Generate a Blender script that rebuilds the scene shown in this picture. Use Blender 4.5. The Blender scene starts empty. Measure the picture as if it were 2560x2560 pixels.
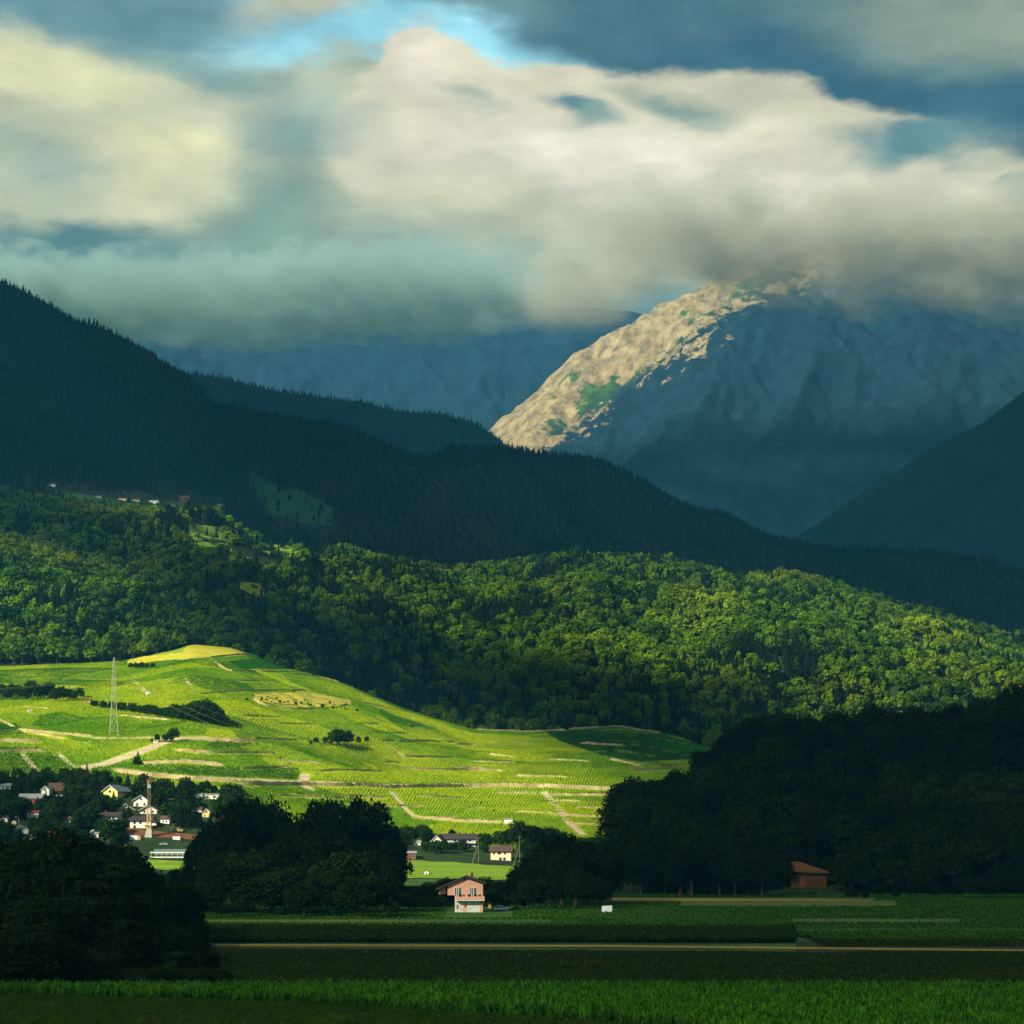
import bpy, bmesh, math, random, time
import numpy as np
from mathutils import Vector, Matrix

S = bpy.context.scene
COL = S.collection
random.seed(7)
RNG = np.random.default_rng(11)

# ------------------------------------------------------------------ camera
F = 4800.0          # focal length measured on a 2560 wide picture
CAMZ = 24.0         # eye height above the valley floor (metres)
HOR = 2080.0        # height of the horizon on that picture
cam_d = bpy.data.cameras.new('camera')
cam = bpy.data.objects.new('camera', cam_d)
COL.objects.link(cam)
cam.location = (0, 0, CAMZ)
cam.rotation_euler = (math.radians(90), 0, 0)
cam_d.sensor_width = 36.0
cam_d.lens = 36.0 * F / 2560.0
cam_d.shift_y = (HOR - 1280.0) / 2560.0
cam_d.clip_start = 1.0
cam_d.clip_end = 60000.0
S.camera = cam

# ------------------------------------------------------------------ render settings
S.view_settings.view_transform = 'Standard'
S.view_settings.look = 'None'
S.view_settings.gamma = 1.0
S.view_settings.use_curve_mapping = False
S.view_settings.exposure = 0.9
S.render.engine = 'CYCLES'
cy = S.cycles
cy.use_denoising = True
cy.use_adaptive_sampling = True
cy.adaptive_threshold = 0.02
cy.max_bounces = 6
cy.diffuse_bounces = 2
cy.glossy_bounces = 1
cy.transmission_bounces = 2
cy.transparent_max_bounces = 12
cy.volume_bounces = 2
cy.sample_clamp_indirect = 4.0
cy.caustics_reflective = False
cy.caustics_refractive = False

# ------------------------------------------------------------------ sun and sky
SUN = Vector((-0.62, -0.60, 0.52)).normalized()      # towards the sun: behind the camera, on its left
SUN_EL = math.asin(SUN.z)
SUN_AZ = math.atan2(SUN.x, SUN.y)
sd = bpy.data.lights.new('sun', 'SUN')
sun = bpy.data.objects.new('sun', sd)
COL.objects.link(sun)
sd.energy = 5.0
sd.angle = math.radians(0.5)
sd.color = (1.0, 0.93, 0.74)
sun.rotation_euler = (-SUN).to_track_quat('-Z', 'Y').to_euler()
sun.location = (0, 0, 4000)


def srgb(r, g, b):
    f = lambda c: (c / 255.0) / 12.92 if c / 255.0 <= 0.04045 else ((c / 255.0 + 0.055) / 1.055) ** 2.4
    return (f(r), f(g), f(b))


class NT:
    """small helper to write node graphs"""
    def __init__(self, tree):
        self.t = tree
        self.t.nodes.clear()

    def n(self, typ, **kw):
        nd = self.t.nodes.new(typ)
        for k, v in kw.items():
            setattr(nd, k, v)
        return nd

    def put(self, sock, v):
        if isinstance(v, bpy.types.NodeSocket):
            self.t.links.new(v, sock)
        elif v is not None:
            if sock.type == 'RGBA' and len(v) == 3:
                v = (*v, 1.0)
            sock.default_value = v

    def m(self, op, a, b=None, c=None, clamp=False):
        nd = self.n('ShaderNodeMath', operation=op, use_clamp=clamp)
        self.put(nd.inputs[0], a)
        if b is not None: self.put(nd.inputs[1], b)
        if c is not None: self.put(nd.inputs[2], c)
        return nd.outputs[0]

    def vm(self, op, a, b=None, scale=None):
        nd = self.n('ShaderNodeVectorMath', operation=op)
        self.put(nd.inputs[0], a)
        if b is not None: self.put(nd.inputs[1], b)
        if scale is not None: self.put(nd.inputs['Scale'], scale)
        return nd.outputs['Value'] if op in ('LENGTH', 'DOT_PRODUCT', 'DISTANCE') else nd.outputs[0]

    def xyz(self, x=0.0, y=0.0, z=0.0):
        nd = self.n('ShaderNodeCombineXYZ')
        for s, v in zip(nd.inputs, (x, y, z)): self.put(s, v)
        return nd.outputs[0]

    def sep(self, v):
        nd = self.n('ShaderNodeSeparateXYZ')
        self.put(nd.inputs[0], v)
        return nd.outputs

    def mix(self, f, a, b, blend='MIX'):
        nd = self.n('ShaderNodeMix', data_type='RGBA', blend_type=blend)
        nd.clamp_factor = True
        self.put(nd.inputs[0], f); self.put(nd.inputs[6], a); self.put(nd.inputs[7], b)
        return nd.outputs[2]

    def noise(self, vec, scale, detail=4.0, rough=0.5, dist=0.0, out='Fac'):
        nd = self.n('ShaderNodeTexNoise')
        if vec is not None: self.put(nd.inputs['Vector'], vec)
        nd.inputs['Scale'].default_value = scale
        nd.inputs['Detail'].default_value = detail
        nd.inputs['Roughness'].default_value = rough
        nd.inputs['Distortion'].default_value = dist
        return nd.outputs[out]

    def ramp(self, f, a, b, c=0.0, d=1.0, smooth=True):
        nd = self.n('ShaderNodeMapRange', interpolation_type='SMOOTHSTEP' if smooth else 'LINEAR')
        self.put(nd.inputs[0], f)
        for i, v in zip((1, 2, 3, 4), (a, b, c, d)): self.put(nd.inputs[i], v)
        return nd.outputs[0]


SKY_GAIN = 0.86
SKY_K = 0.1     # strength of the world background


def build_world():
    w = bpy.data.worlds.new('World')
    S.world = w
    w.use_nodes = True
    g = NT(w.node_tree)
    out = g.n('ShaderNodeOutputWorld')
    bg = g.n('ShaderNodeBackground')
    bg.inputs['Strength'].default_value = SKY_K
    sky = g.n('ShaderNodeTexSky', sky_type='NISHITA')
    sky.sun_disc = False
    sky.sun_elevation = SUN_EL
    sky.sun_rotation = SUN_AZ
    sky.altitude = 400
    geo = g.n('ShaderNodeTexCoord')
    d = g.vm('NORMALIZE', geo.outputs['Generated'])
    x, y, z = g.sep(d)
    # azimuth and elevation in units of one reference pixel (1/4800 rad near the horizon)
    az = g.m('MULTIPLY', g.m('ARCTAN2', x, y), F)
    el = g.m('MULTIPLY', g.m('ARCSINE', z), F)
    # drifting distortion of the cloud shapes, stretched along the wind
    # each bank is one soft ellipse; its outline is broken by noise
    nv = g.vm('MULTIPLY', d, (1.0, 1.0, 2.6))
    w1 = g.noise(nv, 7.0, 3.0, 0.55, out='Color')
    w2 = g.noise(nv, 26.0, 6.0, 0.62, out='Color')
    off1 = g.vm('SCALE', g.vm('SUBTRACT', w1, (0.5, 0.5, 0.5)), scale=260.0)
    off2 = g.vm('SCALE', g.vm('SUBTRACT', w2, (0.5, 0.5, 0.5)), scale=95.0)
    p0 = g.xyz(az, el, 0.0)
    p = g.vm('ADD', g.vm('ADD', p0, off1), off2)
    fluff = g.noise(nv, 16.0, 6.0, 0.6)
    fine = g.noise(nv, 60.0, 5.0, 0.6)
    # group for one ellipse
    grp = bpy.data.node_groups.new('cloud_bank', 'ShaderNodeTree')
    it = grp.interface
    it.new_socket('P', in_out='INPUT', socket_type='NodeSocketVector')
    it.new_socket('C', in_out='INPUT', socket_type='NodeSocketVector')
    it.new_socket('R', in_out='INPUT', socket_type='NodeSocketVector')
    it.new_socket('A', in_out='INPUT', socket_type='NodeSocketFloat')
    it.new_socket('Soft', in_out='INPUT', socket_type='NodeSocketFloat')
    it.new_socket('Fac', in_out='OUTPUT', socket_type='NodeSocketFloat')
    q = NT(grp)
    gi = q.n('NodeGroupInput'); go = q.n('NodeGroupOutput')
    dv = q.vm('SUBTRACT', gi.outputs['P'], gi.outputs['C'])
    rot = q.n('ShaderNodeVectorRotate', rotation_type='Z_AXIS')
    q.put(rot.inputs['Vector'], dv); q.put(rot.inputs['Angle'], gi.outputs['A'])
    e = q.vm('DIVIDE', rot.outputs[0], gi.outputs['R'])
    ln = q.vm('LENGTH', e)
    lo = q.m('SUBTRACT', 1.0, gi.outputs['Soft'])
    hi = q.m('ADD', 1.0, gi.outputs['Soft'])
    mr = q.n('ShaderNodeMapRange', interpolation_type='SMOOTHSTEP')
    q.put(mr.inputs[0], ln); q.put(mr.inputs[1], lo); q.put(mr.inputs[2], hi)
    mr.inputs[3].default_value = 1.0; mr.inputs[4].default_value = 0.0
    grp.links.new(mr.outputs[0], go.inputs['Fac'])

    def bank(u, v, ru, rv, col, rot=0.0, soft=0.5, k=1.0):
        nonlocal colour
        nd = g.n('ShaderNodeGroup'); nd.node_tree = grp
        a = math.atan((u - 1280) / F) * F
        e_ = math.asin(((HOR - v) / F) / math.sqrt(1 + ((u - 1280) / F) ** 2 + ((HOR - v) / F) ** 2)) * F
        g.put(nd.inputs['P'], p)
        nd.inputs['C'].default_value = (a, e_, 0)
        nd.inputs['R'].default_value = (ru, rv, 1e6)
        nd.inputs['A'].default_value = math.radians(rot)
        nd.inputs['Soft'].default_value = soft
        fac = nd.outputs[0]
        if k != 1.0: fac = g.m('MULTIPLY', fac, k)
        colour = g.mix(fac, colour, tuple(c * SKY_GAIN / SKY_K for c in srgb(*col)))

    # open sky through the gaps, then the layers of cloud from the far ones to the near ones
    clear = g.vm('MULTIPLY', sky.outputs[0], (1.9, 2.45, 1.7))
    colour = clear
    over = g.ramp(el, 1500.0, 3300.0)                  # the overcast deck that goes on overhead
    dark = tuple(c / SKY_K for c in srgb(62, 84, 98))
    pale = tuple(c / SKY_K for c in srgb(122, 138, 134))
    grey = g.mix(g.ramp(fluff, 0.35, 0.65), dark, pale)
    # bank(u, v, ru, rv, colour, rotation, softness, opacity)
    B = SKY_BANKS
    for b in B: bank(**b) if isinstance(b, dict) else bank(*b)
    # light and dark fluff inside the clouds
    f2 = g.ramp(fluff, 0.28, 0.72, 0.80, 1.17, smooth=False)
    f3 = g.ramp(fine, 0.25, 0.75, 0.94, 1.06, smooth=False)
    colour = g.vm('SCALE', colour, scale=g.m('MULTIPLY', f2, f3))
    # billows: small rounded swellings shade the bright cumulus
    vo = g.n('ShaderNodeTexVoronoi', feature='SMOOTH_F1'); vo.inputs['Scale'].default_value = 34.0; vo.inputs['Smoothness'].default_value = 0.6
    g.put(vo.inputs['Vector'], g.vm('ADD', g.vm('MULTIPLY', d, (1.0, 1.0, 1.6)), g.vm('SCALE', w2, scale=0.035)))
    colour = g.vm('SCALE', colour, scale=g.ramp(vo.outputs['Distance'], 0.1, 0.7, 1.05, 0.92, smooth=False))
    # round the rest of the horizon: broken grey cloud
    side = g.ramp(g.m('ABSOLUTE', az), 1500.0, 3600.0)
    colour = g.mix(g.m('MAXIMUM', side, over), colour, grey)
    g.put(bg.inputs['Color'], colour)
    w.node_tree.links.new(bg.outputs[0], out.inputs['Surface'])
    w.cycles.sampling_method = 'MANUAL'
    w.cycles.sample_map_resolution = 512


SKY_BANKS = [
    # broad warm veil over most of the view
    dict(u=1280, v=800, ru=2600, rv=570, col=(168, 172, 142), soft=0.06),
    dict(u=60, v=360, ru=640, rv=290, col=(184, 184, 148), soft=0.35),
    # upper left slate sheet
    dict(u=80, v=-20, ru=560, rv=112, col=(90, 122, 130), soft=0.35),
    dict(u=60, v=110, ru=380, rv=40, col=(116, 142, 138), soft=0.7, k=0.7),
    dict(u=740, v=20, ru=160, rv=40, col=(186, 184, 154), soft=0.6, rot=-6),
    # slate sheet over the upper right
    dict(u=2080, v=60, ru=860, rv=190, col=(66, 96, 104), rot=7, soft=0.22),
    dict(u=1640, v=30, ru=500, rv=84, col=(70, 100, 106), rot=6, soft=0.35),
    dict(u=2300, v=250, ru=640, rv=140, col=(52, 86, 98), rot=8, soft=0.30),
    dict(u=2500, v=30, ru=400, rv=110, col=(136, 148, 124), rot=4, soft=0.6),
    dict(u=1180, v=0, ru=190, rv=52, col=(96, 126, 126), soft=0.5),
    # big cumulus, lit from the left
    dict(u=740, v=335, ru=330, rv=110, col=(182, 180, 148), rot=6, soft=0.22),
    dict(u=1060, v=238, ru=140, rv=100, col=(214, 202, 172), soft=0.06),
    dict(u=1160, v=375, ru=340, rv=215, col=(208, 198, 166), soft=0.07),
    dict(u=1450, v=400, ru=470, rv=215, col=(206, 196, 164), rot=6, soft=0.08),
    dict(u=1900, v=470, ru=640, rv=230, col=(200, 192, 160), rot=9, soft=0.09),
    dict(u=2400, v=570, ru=540, rv=190, col=(188, 184, 152), rot=8, soft=0.22),
    dict(u=1560, v=430, ru=420, rv=90, col=(228, 216, 192), rot=5, soft=0.8),
    dict(u=2230, v=450, ru=300, rv=60, col=(218, 206, 178), rot=8, soft=0.8),
    dict(u=1050, v=190, ru=80, rv=60, col=(226, 214, 188), soft=0.8, k=0.8),
    dict(u=1250, v=270, ru=120, rv=50, col=(220, 208, 180), soft=0.8, k=0.7),
    dict(u=1330, v=560, ru=420, rv=90, col=(186, 182, 146), rot=6, soft=0.8),
    dict(u=2000, v=640, ru=520, rv=80, col=(180, 178, 144), rot=6, soft=0.7),
    # left hand lights and shades
    dict(u=60, v=185, ru=260, rv=66, col=(212, 206, 158), soft=0.6),
    dict(u=430, v=460, ru=220, rv=140, col=(214, 206, 160), soft=0.6),
    dict(u=110, v=440, ru=120, rv=60, col=(150, 162, 140), soft=0.8, k=0.8),
    dict(u=560, v=190, ru=200, rv=30, col=(120, 146, 136), rot=8, soft=0.8, k=0.8),
    dict(u=760, v=330, ru=150, rv=66, col=(132, 152, 138), soft=0.8, k=0.9),
    dict(u=700, v=530, ru=130, rv=120, col=(126, 144, 124), soft=0.7, k=0.95),
    dict(u=200, v=630, ru=360, rv=52, col=(74, 108, 102), rot=3, soft=0.6, k=0.95),
    dict(u=560, v=610, ru=160, rv=50, col=(112, 134, 118), rot=-12, soft=0.7, k=0.8),
    dict(u=1150, v=660, ru=560, rv=80, col=(126, 144, 120), rot=8, soft=0.8, k=0.85),
    dict(u=1000, v=770, ru=900, rv=80, col=(104, 130, 116), soft=0.6, k=0.9),
    dict(u=240, v=735, ru=320, rv=46, col=(164, 172, 136), soft=0.7, k=0.85),
    dict(u=1480, v=730, ru=110, rv=50, col=(196, 192, 150), soft=0.7),
    # small dark wisps on the cumulus
    dict(u=1450, v=262, ru=85, rv=24, col=(84, 116, 116), rot=14, soft=0.6),
    dict(u=1490, v=295, ru=60, rv=30, col=(130, 148, 132), soft=0.8, k=0.8),
    dict(u=1720, v=285, ru=120, rv=24, col=(136, 150, 130), rot=20, soft=0.8),
    dict(u=1160, v=240, ru=90, rv=22, col=(160, 168, 146), rot=10, soft=0.8, k=0.7),
    dict(u=2300, v=335, ru=140, rv=34, col=(92, 124, 122), soft=0.7),
    dict(u=2530, v=440, ru=60, rv=26, col=(70, 110, 114), soft=0.6),
    dict(u=1280, v=1000, ru=3000, rv=200, col=(96, 126, 130), soft=0.5),
]
build_world()
# ------------------------------------------------------------------ numpy noise
def _hash(ix, iy, seed):
    h = (ix.astype(np.int64) * 374761393 + iy.astype(np.int64) * 668265263 + seed * 1442695041) & 0xffffffff
    h = ((h ^ (h >> 13)) * 1274126177) & 0xffffffff
    return ((h ^ (h >> 16)) & 0xffff) / 65535.0


def vnoise(x, y, seed=0):
    ix = np.floor(x); iy = np.floor(y)
    fx = x - ix; fy = y - iy
    fx = fx * fx * (3 - 2 * fx); fy = fy * fy * (3 - 2 * fy)
    a = _hash(ix, iy, seed); b = _hash(ix + 1, iy, seed)
    c = _hash(ix, iy + 1, seed); d = _hash(ix + 1, iy + 1, seed)
    return (a * (1 - fx) + b * fx) * (1 - fy) + (c * (1 - fx) + d * fx) * fy


def fbm(x, y, octaves=4, seed=0, ridged=False):
    s = 0.0; a = 1.0; t = 0.0
    for o in range(octaves):
        n = vnoise(x * 2 ** o + 17.3 * o, y * 2 ** o + 9.1 * o, seed + o)
        if ridged: n = 1 - abs(2 * n - 1)
        s = s + a * n; t += a; a *= 0.5
    return s / t


def pl(points):
    """piecewise linear function of the picture column"""
    xs = [p[0] for p in points]; ys = [p[1] for p in points]
    return lambda u: np.interp(u, xs, ys)


def smooth_pl(points, r=40):
    f = pl(points)
    return lambda u: (f(u - r) + f(u - r / 2) + 2 * f(u) + f(u + r / 2) + f(u + r)) / 6.0


def ray(u, v, Y):
    """the point seen at picture position (u, v) at depth Y"""
    return ((u - 1280.0) / F * Y, Y, CAMZ + (HOR - v) / F * Y)


def link(o, parent=None):
    COL.objects.link(o)
    if parent is not None: o.parent = parent
    return o


def tag(o, label=None, cat=None, group=None, kind=None):
    if label: o['label'] = label
    if cat: o['category'] = cat
    if group: o['group'] = group
    if kind: o['kind'] = kind
    return o


def mesh_from(name, verts, faces, mats=(), smooth=False):
    me = bpy.data.meshes.new(name)
    me.from_pydata([tuple(map(float, v)) for v in verts], [], [tuple(f) for f in faces])
    for m in mats: me.materials.append(m)
    if smooth: me.shade_smooth()
    return me


def fast_quads(name, co, quads, mat=None, smooth=True):
    me = bpy.data.meshes.new(name)
    co = np.asarray(co, np.float32); quads = np.asarray(quads, np.int32)
    me.vertices.add(len(co)); me.vertices.foreach_set('co', co.ravel())
    k = quads.shape[1]
    me.loops.add(quads.size); me.loops.foreach_set('vertex_index', quads.ravel())
    me.polygons.add(len(quads))
    me.polygons.foreach_set('loop_start', np.arange(0, quads.size, k, dtype=np.int32))
    me.polygons.foreach_set('loop_total', np.full(len(quads), k, np.int32))
    me.update(calc_edges=True); me.validate()
    if mat is not None: me.materials.append(mat)
    if smooth: me.shade_smooth()
    return me


# ------------------------------------------------------------------ terrain
class Sheet:
    """a height field on a fan shaped grid: columns are bearings, rows go away from the eye"""
    def __init__(self, us, rows_v, rows_y, disp=None):
        # rows_v, rows_y : (nrows, ncols)
        self.us = us; self.v = rows_v; self.Y = rows_y
        U = np.broadcast_to(us, rows_v.shape)
        X = (U - 1280.0) / F * self.Y
        Z = CAMZ + (HOR - self.v) / F * self.Y
        if disp is not None: Z = Z + disp(X, self.Y, U, self.v)
        self.X, self.Z = X, Z

    def build(self, name, mat):
        r, c = self.X.shape
        co = np.stack([self.X, self.Y, self.Z], -1).reshape(-1, 3)
        i = np.arange(r * c).reshape(r, c)
        q = np.stack([i[:-1, :-1], i[:-1, 1:], i[1:, 1:], i[1:, :-1]], -1).reshape(-1, 4)
        o = bpy.data.objects.new(name, fast_quads(name, co, q, mat))
        return link(o)

    def z_at(self, u, Y):
        """terrain height under bearing u at depth Y (vectorised)"""
        u = np.atleast_1d(np.asarray(u, float)); Y = np.atleast_1d(np.asarray(Y, float))
        fu = np.clip(np.interp(u, self.us, np.arange(len(self.us))), 0, len(self.us) - 1.001)
        iu = fu.astype(int); a = fu - iu
        out = np.empty(len(u))
        for k0 in range(0, len(u), 20000):
            k1 = min(len(u), k0 + 20000)
            s = slice(k0, k1)
            Yc = self.Y[:, iu[s]] * (1 - a[s]) + self.Y[:, iu[s] + 1] * a[s]
            Zc = self.Z[:, iu[s]] * (1 - a[s]) + self.Z[:, iu[s] + 1] * a[s]
            j = np.clip((Yc < Y[s]).sum(0) - 1, 0, self.Y.shape[0] - 2)
            n = np.arange(k1 - k0)
            y0 = Yc[j, n]; y1 = Yc[j + 1, n]
            t = np.clip((Y[s] - y0) / np.maximum(y1 - y0, 1e-6), 0, 1)
            out[s] = Zc[j, n] * (1 - t) + Zc[j + 1, n] * t
        return out


def hit(sheet, u, v):
    """first point of the sheet that is seen at picture position (u, v)"""
    iu = float(np.clip(np.interp(u, sheet.us, np.arange(len(sheet.us))), 0, len(sheet.us) - 1.001))
    i = int(iu); a = iu - i
    Yc = sheet.Y[:, i] * (1 - a) + sheet.Y[:, i + 1] * a
    Zc = sheet.Z[:, i] * (1 - a) + sheet.Z[:, i + 1] * a
    vc = HOR - (Zc - CAMZ) / Yc * F
    for j in range(len(Yc) - 1):
        if vc[j] >= v >= vc[j + 1] and vc[j] > vc[j + 1]:
            t = (vc[j] - v) / (vc[j] - vc[j + 1])
            Y = Yc[j] + t * (Yc[j + 1] - Yc[j])
            return Vector(((u - 1280) / F * Y, Y, Zc[j] + t * (Zc[j + 1] - Zc[j])))
    j = int(np.argmin(abs(vc - v)))
    return Vector(((u - 1280) / F * Yc[j], Yc[j], Zc[j]))


def hill(us, bot_v, bot_y, crest_v, crest_y, n=60, bulge=0.0, back=0.5, pw=1.0):
    """rows from the foot of a hill to its crest, then down its far side"""
    t = np.linspace(0, 1, n)[:, None]
    bv, by, cv, cyy = bot_v(us), bot_y(us), crest_v(us), crest_y(us)
    Y = by + (cyy - by) * t
    zb = CAMZ + (HOR - bv) / F * by
    zc = CAMZ + (HOR - cv) / F * cyy
    s = t + bulge * np.sin(np.pi * t)
    Z = zb + (zc - zb) * s ** pw
    t2 = np.linspace(0, 1, 10)[1:, None]
    Y2 = cyy + (cyy - by) * back * t2
    Z2 = zc - (zc - zb) * 0.55 * t2 ** 1.3
    Y = np.concatenate([Y, Y2]); Z = np.concatenate([Z, Z2])
    v = HOR - (Z - CAMZ) / Y * F
    return v, Y


const = lambda c: (lambda u: np.full_like(np.asarray(u, float), c))

# columns for the ground: denser in view
US = np.concatenate([np.linspace(-9000, -600, 30)[:-1], np.linspace(-600, 3160, 420), np.linspace(3160, 11500, 30)[1:]])
# valley floor, village slope and the vineyard hill form one sheet
VIN_TOP = smooth_pl([(-600, 1660), (0, 1668), (300, 1655), (480, 1612), (590, 1622), (700, 1668), (850, 1708),
                     (1000, 1770), (1180, 1826), (1330, 1832), (1550, 1818), (1700, 1842), (1770, 1875), (2000, 1905), (3160, 1900)], 16)
MID_V = smooth_pl([(-600, 1935), (0, 1950), (500, 1978), (800, 2040), (1000, 2092), (1300, 2098), (1520, 2108), (2000, 2150), (3160, 2150)], 60)


def ground_rows():
    us = US
    ys_flat = np.concatenate([[40, 80, 120], np.linspace(150, 900, 120)])
    V = []; Y = []
    for y in ys_flat:
        Y.append(np.full_like(us, y)); V.append(HOR + CAMZ * F / y + 0 * us)
    zf = 0.0
    n1 = 50
    zm = CAMZ + (HOR - MID_V(us)) / F * 1080.0
    for t in np.linspace(0, 1, n1)[1:]:
        y = 900 + 180 * t
        z = zm * (t ** 1.35)
        Y.append(np.full_like(us, y)); V.append(HOR - (z - CAMZ) / y * F)
    zt = CAMZ + (HOR - VIN_TOP(us)) / F * 1600.0
    for t in np.linspace(0, 1, 130)[1:]:
        y = 1080 + 520 * t
        z = zm + (zt - zm) * (t + 0.10 * np.sin(np.pi * t))
        Y.append(np.full_like(us, y)); V.append(HOR - (z - CAMZ) / y * F)
    for y, dz in ((1640, -3), (1800, -14), (2600, -30), (4200, -40), (9000, -60), (13000, -90)):
        z = zt * max(0.0, 1 - (y - 1600) / 2600.0) + dz
        Y.append(np.full_like(us, y)); V.append(HOR - (z - CAMZ) / y * F)
    return np.array(V), np.array(Y)


gv, gy = ground_rows()
US = np.clip(US, -9000, 11500)


def ground_disp(X, Y, U, V):
    k = np.clip((Y - 880) / 150, 0, 1) * np.clip((1600 - Y) / 120, 0.0, 1)
    d = (fbm(X / 90.0, Y / 60.0, 3, 3) - 0.5) * 9.0 * k
    # terraces: the slope is stepped along contour lines
    flat = (fbm(X / 160.0, Y / 160.0, 2, 9) - 0.5) * 0.5 * np.clip((Y - 300) / 200, 0, 1) * (1 - k)
    return d + flat * (Y < 1500)


ground = Sheet(US, gv, gy, ground_disp)

UH = np.linspace(-700, 3260, 420)
left_hill = Sheet(UH, *hill(UH,
    lambda u: VIN_TOP(u) + 8, const(1585),
    smooth_pl([(-700, 1260), (0, 1352), (200, 1425), (330, 1468), (440, 1548), (500, 1650), (560, 1760), (700, 1900), (3260, 2300)], 20),
    const(1980), 50, 0.12),
    lambda X, Y, U, V: (fbm(X / 70.0, Y / 70.0, 3, 21) - 0.5) * 16 * np.clip((Y - 1600) / 100, 0, 1))

wood_hill = Sheet(UH, *hill(UH,
    lambda u: VIN_TOP(u) + 25, const(1612),
    smooth_pl([(-700, 1150), (0, 1255), (150, 1275), (300, 1296), (560, 1312), (640, 1368), (800, 1395), (900, 1408), (1150, 1452),
               (1400, 1415), (1550, 1412), (1650, 1425), (1800, 1452), (2070, 1466), (2200, 1512), (2400, 1576), (2560, 1628), (3260, 1800)], 30),
    const(2550), 80, 0.06),
    lambda X, Y, U, V: ((fbm(X / 150.0, Y / 170.0, 3, 33, True) - 0.5) * 60 + (fbm(X / 50.0, Y / 50.0, 2, 35) - 0.5) * 12)
    * np.clip((Y - 1630) / 160, 0, 1) * np.clip((2590 - Y) / 250, 0.12, 1))

dark_ridge = Sheet(UH, *hill(UH,
    smooth_pl([(-700, 1330), (0, 1400), (640, 1440), (1150, 1500), (2000, 1600), (3260, 1800)], 60), const(2600),
    smooth_pl([(-700, 242), (-200, 552), (0, 704), (120, 762), (190, 812), (240, 818), (310, 848), (400, 900), (470, 945), (530, 1008), (620, 1032),
               (740, 1050), (850, 1065), (930, 1098), (1000, 1132), (1060, 1158), (1130, 1126), (1280, 1130), (1400, 1144), (1500, 1154),
               (1600, 1208), (1700, 1278), (1800, 1318), (1900, 1362), (2000, 1384), (2200, 1408), (2430, 1418), (2560, 1448), (3260, 1500)], 10),
    smooth_pl([(-700, 3900), (500, 3700), (1100, 3400), (2560, 3200), (3260, 3200)], 60), 80, 0.0),
    lambda X, Y, U, V: ((fbm(X / 330.0 + Y / 900.0, Y / 700.0, 3, 41, True) - 0.5) * 150 + (fbm(X / 90.0, Y / 90.0, 2, 45) - 0.5) * 30)
    * np.clip((Y - 2650) / 300, 0, 1) * np.clip((3400 - Y) / 350, 0.06, 1))

blue_ridge = Sheet(UH, *hill(UH,
    const(1500), const(5300),
    smooth_pl([(-700, 700), (0, 800), (300, 880), (440, 925), (560, 948), (700, 982), (900, 1008), (1000, 1028), (1100, 1034), (1180, 1056), (1240, 1092),
               (1290, 1140), (1400, 1230), (1600, 1400), (3260, 1700)], 10),
    const(6300), 50, 0.0),
    lambda X, Y, U, V: (fbm(X / 200.0, Y / 200.0, 3, 51) - 0.5) * 70 * np.clip((Y - 5400) / 300, 0, 1) * np.clip((6400 - Y) / 400, 0.05, 1))

right_ridge = Sheet(UH, *hill(UH,
    const(1600), const(4300),
    smooth_pl([(-700, 2000), (1600, 1600), (1850, 1410), (2000, 1335), (2130, 1250), (2300, 1145), (2440, 1060), (2560, 985), (2700, 900), (3260, 640)], 25),
    const(5300), 50, 0.0),
    lambda X, Y, U, V: (fbm(X / 220.0, Y / 220.0, 4, 61, True) - 0.5) * 130 * np.clip((Y - 4400) / 300, 0, 1) * np.clip((5400 - Y) / 400, 0.1, 1))

UF = np.linspace(-900, 3460, 520)
far_range = Sheet(UF, *hill(UF,
    const(1400), const(9300),
    smooth_pl([(-900, 760), (0, 760), (200, 765), (420, 780), (520, 820), (640, 800), (760, 775), (880, 760), (1000, 755), (1200, 765), (1400, 780), (1600, 800), (2560, 800), (3460, 800)], 40),
    const(11200), 150, 0.0),
    lambda X, Y, U, V: ((fbm(X / 900.0 + Y / 1500.0, Y / 1300.0, 5, 71, True) - 0.5) * 700 + (fbm(X / 200.0, Y / 420.0, 4, 75, True) - 0.6) * 110) * np.clip((Y - 9400) / 900, 0, 1) * np.clip((11400 - Y) / 1200, 0.12, 1))

big_mountain = Sheet(UF, *hill(UF,
    smooth_pl([(-900, 1300), (1000, 1400), (3460, 1500)], 50), const(7400),
    smooth_pl([(-900, 2000), (900, 1420), (1100, 1220), (1235, 1072), (1330, 985), (1450, 893), (1540, 845), (1600, 805), (1700, 745), (1800, 698), (1900, 655), (2050, 615), (2300, 600), (2560, 600), (3460, 600)], 12),
    smooth_pl([(-900, 8900), (1235, 9200), (2000, 9700), (3460, 9800)], 60), 200, 0.0),
    lambda X, Y, U, V: ((fbm(X / 620.0 - Y / 1900.0, Y / 1700.0, 6, 81, True) - 0.55) * 480) * np.clip((Y - 7500) / 900, 0, 1)
    * np.clip((9700 - Y) / 1500, 0.03, 1) * np.clip((U - 1150) / 500, 0.12, 1)
    + (fbm(X / 170.0 + Y / 500.0, Y / 420.0, 4, 87, True) - 0.6) * 70 * np.clip((Y - 7500) / 700, 0, 1) * np.clip((10200 - Y) / 900, 0.3, 1)
    + (fbm(X / 45.0, Y / 90.0, 2, 89, True) - 0.6) * 20)

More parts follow.
